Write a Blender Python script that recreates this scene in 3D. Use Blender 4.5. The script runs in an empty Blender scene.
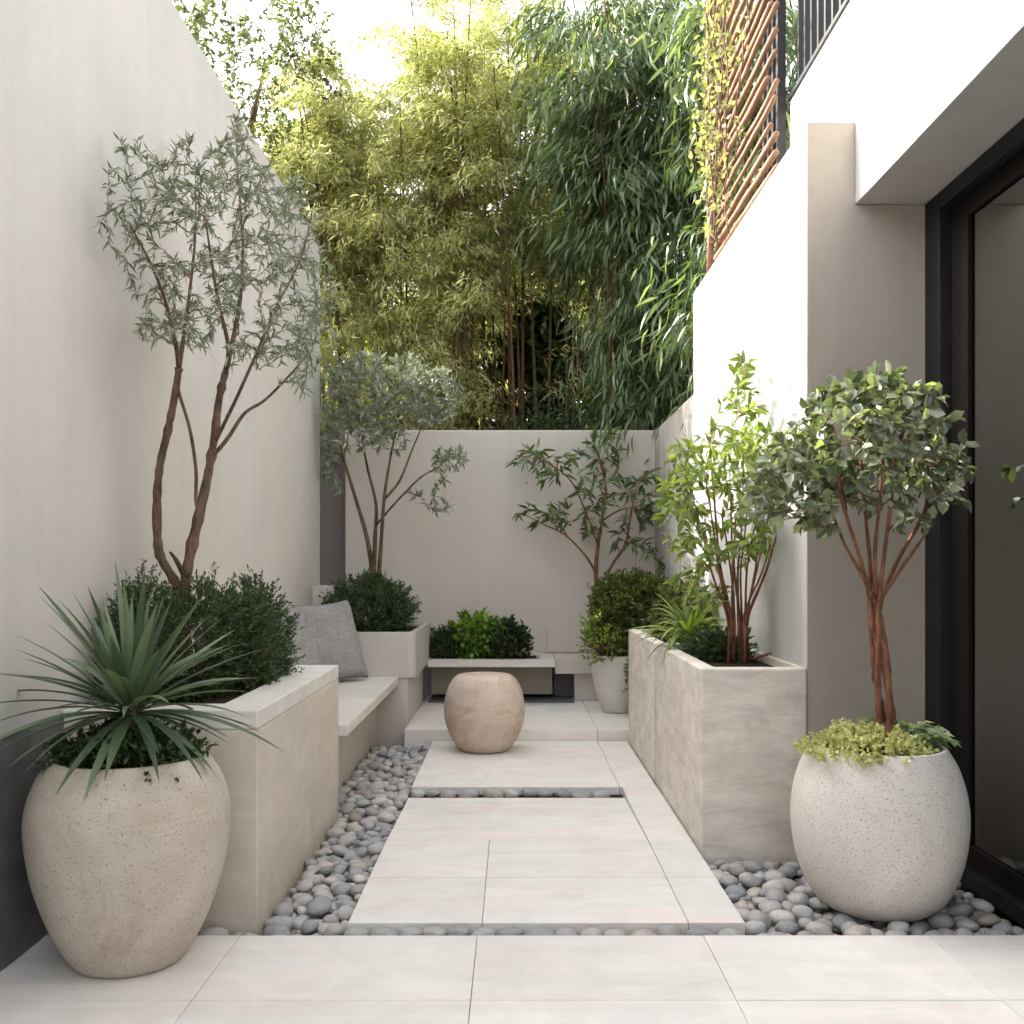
import bpy, bmesh, math, random
import numpy as np
from mathutils import Vector, Matrix, noise

R = math.radians
scene = bpy.context.scene
COL = scene.collection

# ------------------------------------------------------------------ camera
FPX = 1000.0; CX = 514.0; CY = 567.0; EYE = 1.25
cam = bpy.data.cameras.new('camera'); camo = bpy.data.objects.new('camera', cam)
COL.objects.link(camo); scene.camera = camo
camo.location = (0, 0, EYE); camo.rotation_euler = (R(90), 0, 0)
cam.sensor_width = 36; cam.lens = 36 * FPX / 1024
cam.shift_x = (512 - CX) / 1024; cam.shift_y = (CY - 512) / 1024
cam.clip_start = 0.05; cam.clip_end = 500

# ------------------------------------------------------------------ light
SUN_EL = 36.0
SUN_DIR = Vector((-0.87, 0.49, 0)).normalized()          # horizontal direction towards the sun
world = bpy.data.worlds.new('World'); scene.world = world; world.use_nodes = True
wn = world.node_tree.nodes; wl = world.node_tree.links; wn.clear()
sky = wn.new('ShaderNodeTexSky'); sky.sky_type = 'NISHITA'; sky.sun_disc = False
sky.sun_elevation = R(SUN_EL); sky.sun_rotation = math.atan2(SUN_DIR.x, SUN_DIR.y)
sky.air_density = 1.0; sky.dust_density = 5.0; sky.ozone_density = 1.0
bg = wn.new('ShaderNodeBackground'); bg.inputs['Strength'].default_value = 0.15
wo = wn.new('ShaderNodeOutputWorld')
hs = wn.new('ShaderNodeHueSaturation'); hs.inputs['Saturation'].default_value = 0.25
wl.new(sky.outputs[0], hs.inputs['Color']); wl.new(hs.outputs[0], bg.inputs[0]); wl.new(bg.outputs[0], wo.inputs[0])
sun = bpy.data.lights.new('sun', 'SUN'); sun.energy = 2.0; sun.angle = R(0.6); sun.color = (1, 0.955, 0.88)
suno = bpy.data.objects.new('sun', sun); COL.objects.link(suno)
el = R(SUN_EL)
tosun = Vector((SUN_DIR.x * math.cos(el), SUN_DIR.y * math.cos(el), math.sin(el)))
suno.rotation_euler = tosun.to_track_quat('Z', 'Y').to_euler()
scene.view_settings.view_transform = 'Standard'; scene.view_settings.look = 'None'
scene.view_settings.exposure = 2.52; scene.view_settings.gamma = 1
try:
    scene.cycles.max_bounces = 8; scene.cycles.diffuse_bounces = 5; scene.cycles.transmission_bounces = 4; scene.cycles.glossy_bounces = 3
    scene.cycles.transparent_max_bounces = 12; scene.cycles.caustics_reflective = False
except Exception: pass

rng = np.random.default_rng(7); random.seed(7)

# ------------------------------------------------------------------ helpers
def W(px, py, Y):
    return Vector(((px - CX) / FPX * Y, Y, EYE + (CY - py) / FPX * Y))

def tag(o, label=None, cat=None, group=None, kind=None):
    if label: o['label'] = label
    if cat: o['category'] = cat
    if group: o['group'] = group
    if kind: o['kind'] = kind
    return o

def thing(name, label, cat, loc=(0, 0, 0), group=None):
    o = bpy.data.objects.new(name, None); COL.objects.link(o); o.location = loc
    o.empty_display_size = 0.1
    return tag(o, label, cat, group)

def link(name, me, m, parent=None, smooth=False):
    o = bpy.data.objects.new(name, me); COL.objects.link(o)
    if m is not None: me.materials.append(m)
    if smooth: me.polygons.foreach_set('use_smooth', [True] * len(me.polygons))
    if parent is not None:
        o.parent = parent
        o.location = -Vector(parent.location) if parent.parent is None else (0, 0, 0)
    return o

def np_mesh(name, V, F):
    V = np.asarray(V, dtype=np.float32); F = np.asarray(F, dtype=np.int32)
    me = bpy.data.meshes.new(name); n, k = F.shape
    me.vertices.add(len(V)); me.vertices.foreach_set('co', V.ravel())
    me.loops.add(n * k); me.loops.foreach_set('vertex_index', F.ravel())
    me.polygons.add(n); me.polygons.foreach_set('loop_start', np.arange(0, n * k, k, dtype=np.int32))
    try: me.polygons.foreach_set('loop_total', np.full(n, k, dtype=np.int32))
    except Exception: pass
    me.update(calc_edges=True); me.validate()
    return me

class MB:
    def __init__(s): s.v = []; s.f = []
    def box(s, x0, x1, y0, y1, z0, z1):
        b = len(s.v)
        s.v += [(x0, y0, z0), (x1, y0, z0), (x1, y1, z0), (x0, y1, z0), (x0, y0, z1), (x1, y0, z1), (x1, y1, z1), (x0, y1, z1)]
        s.f += [tuple(b + i for i in q) for q in ((0, 3, 2, 1), (4, 5, 6, 7), (0, 1, 5, 4), (1, 2, 6, 5), (2, 3, 7, 6), (3, 0, 4, 7))]
        return s
    def prism_y(s, prof, y0, y1):
        b = len(s.v); n = len(prof)
        s.v += [(x, y0, z) for x, z in prof] + [(x, y1, z) for x, z in prof]
        s.f.append(tuple(b + i for i in range(n))); s.f.append(tuple(b + n + i for i in reversed(range(n))))
        for i in range(n):
            j = (i + 1) % n; s.f.append((b + j, b + i, b + n + i, b + n + j))
        return s
    def tube(s, pts, rad, sides=6, cap=True):
        pts = [Vector(p) for p in pts]; n = len(pts); b = len(s.v)
        up = Vector((0.31, 0.87, 0.2)).normalized()
        for i, p in enumerate(pts):
            t = (pts[min(i + 1, n - 1)] - pts[max(i - 1, 0)])
            if t.length < 1e-6: t = Vector((0, 0, 1))
            t.normalize()
            a = t.cross(up)
            if a.length < 0.05: a = t.cross(Vector((1, 0, 0)))
            a.normalize(); c = t.cross(a)
            r = rad[i] if hasattr(rad, '__len__') else rad
            for k in range(sides):
                th = 2 * math.pi * k / sides
                s.v.append(tuple(p + a * (math.cos(th) * r) + c * (math.sin(th) * r)))
        for i in range(n - 1):
            for k in range(sides):
                k2 = (k + 1) % sides
                s.f.append((b + i * sides + k, b + i * sides + k2, b + (i + 1) * sides + k2, b + (i + 1) * sides + k))
        if cap:
            s.f.append(tuple(b + k for k in reversed(range(sides)))); s.f.append(tuple(b + (n - 1) * sides + k for k in range(sides)))
        return s
    def lathe(s, prof, seg=64, cx=0, cy=0, cz=0):
        b = len(s.v); n = len(prof)
        for r, z in prof:
            for k in range(seg):
                th = 2 * math.pi * k / seg
                s.v.append((cx + r * math.cos(th), cy + r * math.sin(th), cz + z))
        for i in range(n - 1):
            for k in range(seg):
                k2 = (k + 1) % seg
                s.f.append((b + i * seg + k, b + i * seg + k2, b + (i + 1) * seg + k2, b + (i + 1) * seg + k))
        return s
    def build(s, name, m, parent=None, bevel=0, smooth=False, seg=2):
        me = bpy.data.meshes.new(name); me.from_pydata(s.v, [], s.f); me.update()
        o = link(name, me, m, parent, smooth)
        if bevel:
            md = o.modifiers.new('bevel', 'BEVEL'); md.width = bevel; md.segments = seg; md.limit_method = 'ANGLE'
            md.angle_limit = R(40)
        return o

def catmull(P, n=6):
    P = [Vector(p) for p in P]
    Q = [P[0] * 2 - P[1]] + P + [P[-1] * 2 - P[-2]]; out = []
    for i in range(1, len(Q) - 2):
        a, b, c, d = Q[i - 1], Q[i], Q[i + 1], Q[i + 2]
        for k in range(n):
            t = k / n
            out.append(0.5 * ((2 * b) + (c - a) * t + (2 * a - 5 * b + 4 * c - d) * t * t + (3 * b - a - 3 * c + d) * t ** 3))
    out.append(P[-1]); return out

# ------------------------------------------------------------------ materials
class NT:
    def __init__(s, name):
        s.m = bpy.data.materials.new(name); s.m.use_nodes = True
        s.t = s.m.node_tree; s.n = s.t.nodes; s.l = s.t.links; s.n.clear()
        s.out = s.n.new('ShaderNodeOutputMaterial')
    def new(s, typ, **kw):
        nd = s.n.new(typ)
        for k, v in kw.items():
            if k in nd.inputs.keys(): nd.inputs[k].default_value = v
            else: setattr(nd, k, v)
        return nd
    def coord(s, scale=(1, 1, 1), kind='Object', rot=(0, 0, 0)):
        tc = s.n.new('ShaderNodeTexCoord'); mp = s.n.new('ShaderNodeMapping')
        mp.inputs['Scale'].default_value = scale; mp.inputs['Rotation'].default_value = rot
        s.l.new(tc.outputs[kind], mp.inputs[0]); return mp.outputs[0]
    def noise(s, vec, scale, detail=4, rough=0.55, dist=0):
        nd = s.n.new('ShaderNodeTexNoise'); nd.inputs['Scale'].default_value = scale
        nd.inputs['Detail'].default_value = detail; nd.inputs['Roughness'].default_value = rough
        nd.inputs['Distortion'].default_value = dist
        s.l.new(vec, nd.inputs['Vector']); return nd.outputs['Fac']
    def ramp(s, fac, stops):
        nd = s.n.new('ShaderNodeValToRGB'); e = nd.color_ramp.elements
        while len(e) < len(stops): e.new(0.5)
        for i, (p, c) in enumerate(stops):
            e[i].position = p
            e[i].color = (c, c, c, 1) if not hasattr(c, '__len__') else (c[0], c[1], c[2], 1)
        s.l.new(fac, nd.inputs[0]); return nd.outputs[0]
    def mix(s, a, b, fac, mode='MIX'):
        nd = s.n.new('ShaderNodeMix'); nd.data_type = 'RGBA'; nd.blend_type = mode
        for v, i in ((fac, 0), (a, 6), (b, 7)):
            if hasattr(v, 'is_output') or isinstance(v, bpy.types.NodeSocket): s.l.new(v, nd.inputs[i])
            elif i == 0: nd.inputs[0].default_value = v
            else: nd.inputs[i].default_value = (v[0], v[1], v[2], 1)
        return nd.outputs[2]
    def bump(s, h, strength=0.3, dist=0.01, prev=None):
        nd = s.n.new('ShaderNodeBump'); nd.inputs['Strength'].default_value = strength
        nd.inputs['Distance'].default_value = dist; s.l.new(h, nd.inputs['Height'])
        if prev is not None: s.l.new(prev, nd.inputs['Normal'])
        return nd.outputs[0]
    def bsdf(s, col, rough=0.8, normal=None, spec=0.3, metal=0):
        nd = s.n.new('ShaderNodeBsdfPrincipled')
        if isinstance(col, bpy.types.NodeSocket): s.l.new(col, nd.inputs['Base Color'])
        else: nd.inputs['Base Color'].default_value = (*col, 1)
        if isinstance(rough, bpy.types.NodeSocket): s.l.new(rough, nd.inputs['Roughness'])
        else: nd.inputs['Roughness'].default_value = rough
        nd.inputs['Specular IOR Level'].default_value = spec; nd.inputs['Metallic'].default_value = metal
        if normal is not None: s.l.new(normal, nd.inputs['Normal'])
        return nd.outputs[0]
    def done(s, sh): s.l.new(sh, s.out.inputs[0]); return s.m

def sc(c, k): return tuple(x * k for x in c)

def plaster(name, c, var=0.07, streak=0.06, bump=0.12, stain=None):
    t = NT(name); v = t.coord()
    big = t.ramp(t.noise(v, 0.9, 5, 0.6, 0.5), [(0.3, 1 - var), (0.7, 1.0 + var * 0.4)])
    st = t.ramp(t.noise(t.coord((5, 5, 0.35)), 1.0, 4, 0.6), [(0.35, 1 - streak), (0.65, 1)])
    fine = t.ramp(t.noise(v, 26, 6, 0.65), [(0.3, 0.96), (0.7, 1.0)])
    col = t.mix(c, big, 1, 'MULTIPLY'); col = t.mix(col, st, 1, 'MULTIPLY'); col = t.mix(col, fine, 1, 'MULTIPLY')
    warm = t.ramp(t.noise(v, 0.55, 4, 0.55), [(0.42, 0), (0.66, 0.7)])
    col = t.mix(col, (c[0] * 1.02, c[1] * 0.95, c[2] * 0.92), warm)
    if stain:
        sm = t.ramp(t.noise(t.coord((14, 14, 0.8)), 1.0, 5, 0.7), [(0.48, 0), (0.62, 0.7)])
        col = t.mix(col, stain, sm)
    wet = t.ramp(t.noise(t.coord((3.2, 3.2, 0.18)), 1.0, 6, 0.7, 0.3), [(0.56, 0), (0.74, 0.22)])
    col = t.mix(col, (c[0] * 0.62, c[1] * 0.61, c[2] * 0.60), wet)
    b = t.bump(t.noise(v, 7, 6, 0.6), bump * 1.5, 0.03)
    b = t.bump(t.noise(v, 160, 3, 0.6), bump * 0.8, 0.002, b)
    return t.done(t.bsdf(col, 0.88, b, 0.2))

def limestone(name, c, pink=(0.70, 0.55, 0.50), pinkamt=0.5, grain=(1.2, 12, 40), island=0.06, pits=0.35, bump=0.12, rough=0.6, dirt=0.0, gc=0.12):
    t = NT(name); v = t.coord()
    g = t.ramp(t.noise(t.coord(grain), 1.0, 6, 0.7, 0.6), [(0.3, 1 - gc), (0.7, 1.03)])
    big = t.ramp(t.noise(v, 1.7, 4, 0.6, 0.6), [(0.3, 0.94), (0.7, 1.02)])
    col = t.mix(c, g, 1, 'MULTIPLY'); col = t.mix(col, big, 1, 'MULTIPLY')
    pk = t.ramp(t.noise(t.coord((1, 2.2, 2.2)), 1.5, 5, 0.6, 0.8), [(0.46, 0), (0.72, pinkamt)])
    col = t.mix(col, pink, pk)
    geo = t.n.new('ShaderNodeNewGeometry')
    isl = t.ramp(geo.outputs['Random Per Island'], [(0, 1 - island), (1, 1 + island * 0.3)])
    col = t.mix(col, isl, 1, 'MULTIPLY')
    pit = t.ramp(t.noise(t.coord((grain[0] * 7, grain[1] * 3, grain[2] * 1.6)), 1.0, 5, 0.75), [(0.27, 1), (0.33, 0)])
    col = t.mix(col, sc(c, 0.45), t.ramp(pit, [(0, 0), (1, pits)]))
    sp = t.ramp(t.noise(t.coord((1, 1.8, 1.8)), 38, 3, 0.7), [(0.255, 1), (0.285, 0)])
    col = t.mix(col, (0.33, 0.25, 0.19), t.ramp(sp, [(0, 0), (1, 0.55)]))
    cl = t.ramp(t.noise(v, 4.5, 6, 0.65, 1.0), [(0.35, 0.93), (0.65, 1.03)])
    col = t.mix(col, cl, 1, 'MULTIPLY')
    if dirt:
        dm = t.ramp(t.noise(v, 2.5, 6, 0.7, 0.7), [(0.48, 0), (0.75, dirt)])
        col = t.mix(col, (0.33, 0.27, 0.21), dm)
    h = t.noise(t.coord(grain), 2.0, 6, 0.7)
    b = t.bump(h, bump, 0.006); b = t.bump(t.noise(v, 90, 4, 0.7), bump * 0.7, 0.003, b)
    return t.done(t.bsdf(col, rough, b, 0.3))

def potstone(name, c, speck, sc1=70, thr=(0.36, 0.31), mott=None, bump=0.3, mottamt=0.5, mscale=4):
    t = NT(name); v = t.coord()
    col = t.mix(c, t.ramp(t.noise(v, 3, 5, 0.6, 0.4), [(0.3, 0.88), (0.7, 1.05)]), 1, 'MULTIPLY')
    if mott: col = t.mix(col, mott, t.ramp(t.noise(v, mscale, 7, 0.7, 1.2), [(0.45, 0), (0.68, mottamt)]))
    s1 = t.ramp(t.noise(v, sc1, 3, 0.6), [(thr[1], 1), (thr[0], 0)])
    col = t.mix(col, speck, t.ramp(s1, [(0, 0), (1, 0.8)]))
    s2 = t.ramp(t.noise(v, sc1 * 0.6, 4, 0.75), [(0.27, 0.7), (0.31, 0)])
    col = t.mix(col, sc(speck, 1.25), s2)
    b = t.bump(t.noise(v, sc1 * 0.7, 5, 0.7), bump, 0.004); b = t.bump(t.noise(v, 6, 5, 0.6), bump * 0.6, 0.02, b)
    return t.done(t.bsdf(col, 0.82, b, 0.25))

def leafmat(name, c1, c2, c3=None, trans=0.35, rough=0.45, spec=0.4, transcol=None):
    t = NT(name); geo = t.n.new('ShaderNodeNewGeometry')
    st = [(0, c1), (0.6, c2)] + ([(1, c3)] if c3 else [])
    col = t.ramp(geo.outputs['Random Per Island'], st)
    big = t.ramp(t.noise(t.coord(), 3.0, 3, 0.6), [(0.3, 0.8), (0.7, 1.15)])
    col = t.mix(col, big, 1, 'MULTIPLY')
    p = t.bsdf(col, rough, None, spec)
    tr = t.n.new('ShaderNodeBsdfTranslucent')
    tc = t.mix(col, transcol or (1.5, 1.6, 0.6), 1, 'MULTIPLY')
    t.l.new(tc, tr.inputs[0])
    mx = t.n.new('ShaderNodeMixShader'); mx.inputs[0].default_value = trans
    t.l.new(p, mx.inputs[1]); t.l.new(tr.outputs[0], mx.inputs[2])
    return t.done(mx.outputs[0])

def barkmat(name, c, c2, scale=30):
    t = NT(name); n1 = t.noise(t.coord((1, 1, 0.25)), scale, 6, 0.7)
    col = t.ramp(n1, [(0.3, c), (0.7, c2)])
    col = t.mix(col, t.ramp(t.noise(t.coord(), 9, 5, 0.7), [(0.35, 0.6), (0.65, 1.35)]), 1, 'MULTIPLY')
    return t.done(t.bsdf(col, 0.85, t.bump(n1, 0.8, 0.02), 0.2))

def plain(name, c, rough=0.6, spec=0.3, metal=0, nz=0.08, bump=0.1):
    t = NT(name); v = t.coord()
    col = t.mix(c, t.ramp(t.noise(v, 8, 5, 0.6), [(0.3, 1 - nz), (0.7, 1 + nz)]), 1, 'MULTIPLY')
    return t.done(t.bsdf(col, rough, t.bump(t.noise(v, 60, 4, 0.6), bump, 0.003), spec, metal))

M = {}
M['plaster_left'] = plaster('plaster_left', (0.61, 0.59, 0.55), 0.09, 0.06)
M['plaster_back'] = plaster('plaster_back', (0.61, 0.57, 0.515), 0.08, 0.06)
M['plaster_recess_shade'] = plaster('plaster_recess_shade', (0.22, 0.20, 0.19), 0.06, 0.06)  # shade of the recess put into this dark plaster colour
M['plaster_white'] = plaster('plaster_white', (0.56, 0.55, 0.53), 0.10, 0.10, 0.08)
M['plaster_pier_shade'] = plaster('plaster_pier_shade', (0.40, 0.365, 0.315), 0.06, 0.04)  # shade on the pier front put into this taupe colour
M['plaster_stained'] = plaster('plaster_stained', (0.40, 0.385, 0.35), 0.1, 0.1, 0.15, (0.17, 0.165, 0.15))
M['dark_grey'] = plain('dark_grey', (0.15, 0.145, 0.14), 0.6, nz=0.25)
M['paving'] = limestone('paving', (0.81, 0.78, 0.73), (0.84, 0.68, 0.625), 0.6, (1.2, 9, 30), 0.05, gc=0.10)
M['joint'] = plain('joint', (0.20, 0.175, 0.15), 0.9)
M['planter_left'] = limestone('planter_left', (0.66, 0.60, 0.51), (0.56, 0.47, 0.38), 0.5, (1.5, 1.5, 9), 0.03, 0.6, 0.2, dirt=0.25, gc=0.16)
M['coping'] = limestone('coping', (0.72, 0.69, 0.64), (0.66, 0.58, 0.52), 0.3, (1.5, 3, 12), 0.03, 0.2, 0.08)
M['planter_right'] = limestone('planter_right', (0.84, 0.78, 0.69), (0.74, 0.61, 0.51), 0.45, (3.5, 5, 13), 0.05, 0.9, 0.35, 0.7, 0.38, gc=0.36)
M['planter_far'] = plaster('planter_far', (0.56, 0.53, 0.48), 0.06, 0.05)
M['bench_base_shade'] = plaster('bench_base_shade', (0.33, 0.31, 0.26), 0.08, 0.08)  # overhang shade under the far seat put into this dark colour
M['pot_sand'] = potstone('pot_sand', (0.54, 0.485, 0.405), (0.28, 0.21, 0.15), 130, (0.42, 0.34), (0.40, 0.325, 0.245), 0.4, 0.75, 3.2)
M['pot_pale'] = potstone('pot_pale', (0.68, 0.64, 0.585), (0.34, 0.26, 0.21), 150, (0.43, 0.36), (0.52, 0.44, 0.37), 0.3, 0.35, 3)
M['pot_white'] = potstone('pot_white', (0.62, 0.59, 0.54), (0.4, 0.36, 0.3), 40, (0.3, 0.25), None, 0.1)
M['ball_stone'] = potstone('ball_stone', (0.60, 0.50, 0.42), (0.34, 0.22, 0.14), 55, (0.36, 0.30), (0.40, 0.24, 0.14), 0.4, 0.75, 6)
M['soil'] = plain('soil', (0.035, 0.026, 0.018), 0.95, 0.1, 0, 0.4, 0.8)
M['ground'] = plain('ground', (0.12, 0.10, 0.07), 0.95, 0.1, 0, 0.3, 0.8)
M['frame'] = plain('frame', (0.010, 0.010, 0.011), 0.5, 0.25)
M['frame_brown'] = plain('frame_brown', (0.014, 0.011, 0.010), 0.85, 0.05)
M['interior'] = plaster('interior', (0.66, 0.60, 0.53), 0.04, 0.03, 0.05)
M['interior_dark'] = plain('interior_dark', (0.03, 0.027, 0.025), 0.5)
M['rail_metal'] = plain('rail_metal', (0.035, 0.032, 0.032), 0.4, 0.5)
M['terracotta'] = plain('terracotta', (0.28, 0.09, 0.05), 0.6)

t = NT('timber'); n1 = t.noise(t.coord((20, 1.5, 20)), 2, 6, 0.65)
M['timber'] = t.done(t.bsdf(t.ramp(n1, [(0.25, (0.15, 0.075, 0.042)), (0.7, (0.38, 0.225, 0.14))]), 0.7, t.bump(n1, 0.3, 0.004), 0.25))

t = NT('pebble'); oi = t.n.new('ShaderNodeObjectInfo'); v = t.coord()
geo = t.n.new('ShaderNodeNewGeometry')
add = t.n.new('ShaderNodeMath'); add.operation = 'ADD'; t.l.new(oi.outputs['Random'], add.inputs[0]); t.l.new(geo.outputs['Random Per Island'], add.inputs[1])
fr = t.n.new('ShaderNodeMath'); fr.operation = 'FRACT'; t.l.new(add.outputs[0], fr.inputs[0])
pc = t.ramp(fr.outputs[0], [(0, (0.28, 0.275, 0.275)), (0.3, (0.40, 0.39, 0.38)), (0.55, (0.50, 0.485, 0.465)), (0.72, (0.33, 0.325, 0.33)), (0.84, (0.46, 0.41, 0.36)), (0.94, (0.60, 0.575, 0.54)), (1, (0.36, 0.29, 0.235))])
pc = t.mix(pc, t.ramp(t.noise(v, 2.2, 6, 0.7, 1.6), [(0.3, 0.72), (0.7, 1.12)]), 1, 'MULTIPLY')
M['pebble'] = t.done(t.bsdf(pc, 0.55, t.bump(t.noise(v, 12, 5, 0.6), 0.15, 0.02), 0.35))

t = NT('linen'); a = t.noise(t.coord((9, 9, 230)), 1, 3, 0.7); b_ = t.noise(t.coord((230, 9, 9)), 1, 3, 0.7)
mm = t.n.new('ShaderNodeMath'); mm.operation = 'ADD'; t.l.new(a, mm.inputs[0]); t.l.new(b_, mm.inputs[1])
hf = t.n.new('ShaderNodeMath'); hf.operation = 'MULTIPLY'; hf.inputs[1].default_value = 0.5; t.l.new(mm.outputs[0], hf.inputs[0])
lc = t.ramp(hf.outputs[0], [(0.36, (0.19, 0.178, 0.178)), (0.64, (0.40, 0.38, 0.375))])
M['linen'] = t.done(t.bsdf(lc, 0.95, t.bump(hf.outputs[0], 0.4, 0.004), 0.1))

t = NT('glass'); tr = t.new('ShaderNodeBsdfTransparent'); tr.inputs[0].default_value = (0.94, 0.95, 0.94, 1)
gl = t.new('ShaderNodeBsdfGlossy'); gl.inputs['Roughness'].default_value = 0.01
fz = t.new('ShaderNodeFresnel'); fz.inputs[0].default_value = 1.9
mx = t.n.new('ShaderNodeMixShader'); mu = t.n.new('ShaderNodeMath'); mu.operation = 'MULTIPLY'; mu.use_clamp = True; mu.inputs[1].default_value = 2.6; t.l.new(fz.outputs[0], mu.inputs[0])
t.l.new(mu.outputs[0], mx.inputs[0]); t.l.new(tr.outputs[0], mx.inputs[1]); t.l.new(gl.outputs[0], mx.inputs[2])
M['glass'] = t.done(mx.outputs[0])

M['bark_olive'] = barkmat('bark_olive', (0.055, 0.034, 0.022), (0.21, 0.135, 0.09), 22)
M['bark_red'] = barkmat('bark_red', (0.10, 0.045, 0.028), (0.33, 0.15, 0.085), 40)
M['culm'] = barkmat('culm', (0.06, 0.045, 0.022), (0.16, 0.085, 0.05), 10)
M['leaf_olive'] = leafmat('leaf_olive', (0.13, 0.15, 0.10), (0.24, 0.265, 0.195), (0.42, 0.45, 0.36), 0.32, 0.5, 0.35, (1.2, 1.25, 0.9))
M['leaf_olive_far'] = leafmat('leaf_olive_far', (0.16, 0.19, 0.14), (0.26, 0.29, 0.22), (0.40, 0.43, 0.35), 0.28, 0.5, 0.35, (1.2, 1.25, 0.9))
M['leaf_bamboo'] = leafmat('leaf_bamboo', (0.27, 0.30, 0.13), (0.45, 0.47, 0.24), (0.64, 0.61, 0.42), 0.6, 0.5, 0.3, (1.5, 1.5, 0.85))
M['leaf_bamboo_big'] = leafmat('leaf_bamboo_big', (0.06, 0.10, 0.045), (0.12, 0.17, 0.08), (0.26, 0.31, 0.18), 0.35, 0.38, 0.5)
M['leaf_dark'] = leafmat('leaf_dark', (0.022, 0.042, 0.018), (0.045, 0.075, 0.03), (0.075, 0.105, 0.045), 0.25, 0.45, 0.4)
M['leaf_conifer'] = leafmat('leaf_conifer', (0.028, 0.055, 0.022), (0.06, 0.095, 0.04), (0.11, 0.15, 0.07), 0.22, 0.5, 0.35)
M['leaf_box'] = leafmat('leaf_box', (0.05, 0.075, 0.02), (0.10, 0.13, 0.035), (0.17, 0.19, 0.06), 0.3, 0.45, 0.4)
M['leaf_lime'] = leafmat('leaf_lime', (0.10, 0.20, 0.03), (0.18, 0.32, 0.05), (0.30, 0.42, 0.08), 0.4, 0.45, 0.4)
M['leaf_bright'] = leafmat('leaf_bright', (0.10, 0.15, 0.035), (0.18, 0.24, 0.06), (0.36, 0.40, 0.13), 0.42, 0.42, 0.45)
M['leaf_bay'] = leafmat('leaf_bay', (0.075, 0.095, 0.06), (0.155, 0.18, 0.115), (0.38, 0.40, 0.26), 0.25, 0.27, 0.8, (1.5, 1.7, 0.6))
M['leaf_wall'] = leafmat('leaf_wall', (0.05, 0.085, 0.04), (0.10, 0.145, 0.065), (0.17, 0.22, 0.10), 0.3, 0.42, 0.4)
M['leaf_tree'] = leafmat('leaf_tree', (0.06, 0.08, 0.045), (0.12, 0.145, 0.08), (0.22, 0.24, 0.14), 0.35, 0.45, 0.4)
M['leaf_vine'] = leafmat('leaf_vine', (0.18, 0.20, 0.11), (0.30, 0.30, 0.18), (0.44, 0.36, 0.25), 0.45, 0.5, 0.3)
M['leaf_yucca'] = leafmat('leaf_yucca', (0.05, 0.085, 0.045), (0.09, 0.135, 0.07), (0.19, 0.24, 0.14), 0.12, 0.38, 0.5)
M['leaf_flower'] = leafmat('leaf_flower', (0.46, 0.48, 0.16), (0.62, 0.62, 0.28), (0.78, 0.76, 0.50), 0.35, 0.5, 0.3, (1.2, 1.2, 0.7))
M['leaf_fern'] = leafmat('leaf_fern', (0.18, 0.24, 0.12), (0.29, 0.36, 0.20), (0.42, 0.48, 0.30), 0.3, 0.45, 0.4)

# ------------------------------------------------------------------ foliage machinery
T_QUAD = (np.array([[0, 0, 0], [.42, .5, .05], [1, 0, 0], [.42, -.5, .05]]), np.array([[0, 3, 2, 1]]))
T_FOLD = (np.array([[0, 0, 0], [.35, .5, .12], [.4, 0, 0], [.35, -.5, .12], [1, 0, -.12]]), np.array([[0, 2, 1], [0, 3, 2], [2, 4, 1], [2, 3, 4]]))
T_OVAL = (np.array([[0, 0, 0], [.3, .42, .10], [.3, 0, 0], [.3, -.42, .10], [.68, .46, .08], [.68, 0, -.03], [.68, -.46, .08], [1, 0, -.10]]),
          np.array([[0, 2, 1, 1], [0, 3, 2, 2], [1, 2, 5, 4], [2, 3, 6, 5], [4, 5, 7, 7], [5, 6, 7, 7]]))
T_LONG = (np.array([[0, 0, 0], [.3, .5, .05], [.3, -.5, .05], [.65, .38, -.04], [.65, -.38, -.04], [1, 0, -.2]]),
          np.array([[0, 2, 1, 1], [1, 2, 4, 3], [3, 4, 5, 5]]))

def nrm(a): return a / np.maximum(np.linalg.norm(a, axis=1, keepdims=True), 1e-9)

def leaf_mesh(name, P, D, L, Wd, tmpl, upj=0.7, seed=0):
    r = np.random.default_rng(seed + len(P))
    P = np.asarray(P, float); D = nrm(np.asarray(D, float)); n = len(P)
    L = np.broadcast_to(L, (n,)); Wd = np.broadcast_to(Wd, (n,))
    up = np.array([0, 0, 1.0]) + r.normal(0, upj, (n, 3))
    S = nrm(np.cross(D, up)); N = np.cross(S, D)
    T, F = tmpl
    V = P[:, None, :] + T[None, :, 0, None] * (L[:, None, None] * D[:, None, :]) + T[None, :, 1, None] * (Wd[:, None, None] * S[:, None, :]) + T[None, :, 2, None] * (L[:, None, None] * N[:, None, :])
    k = len(T); FF = (F[None] + (np.arange(n) * k)[:, None, None]).reshape(-1, F.shape[1])
    V = V.reshape(-1, 3)
    if F.shape[1] == 4 and (F[:, 2] == F[:, 3]).any():        # mix of quads and triangles
        me = bpy.data.meshes.new(name)
        tri = FF[:, 2] == FF[:, 3]
        tot = np.where(tri, 3, 4).astype(np.int32); st = np.concatenate([[0], np.cumsum(tot)[:-1]]).astype(np.int32)
        mask = np.ones(FF.shape, bool); mask[tri, 3] = False
        li = FF[mask].astype(np.int32)
        me.vertices.add(len(V)); me.vertices.foreach_set('co', V.astype(np.float32).ravel())
        me.loops.add(len(li)); me.loops.foreach_set('vertex_index', li)
        me.polygons.add(len(FF)); me.polygons.foreach_set('loop_start', st)
        try: me.polygons.foreach_set('loop_total', tot)
        except Exception: pass
        me.update(calc_edges=True)
    else:
        me = np_mesh(name, V, FF)
    return me

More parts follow.
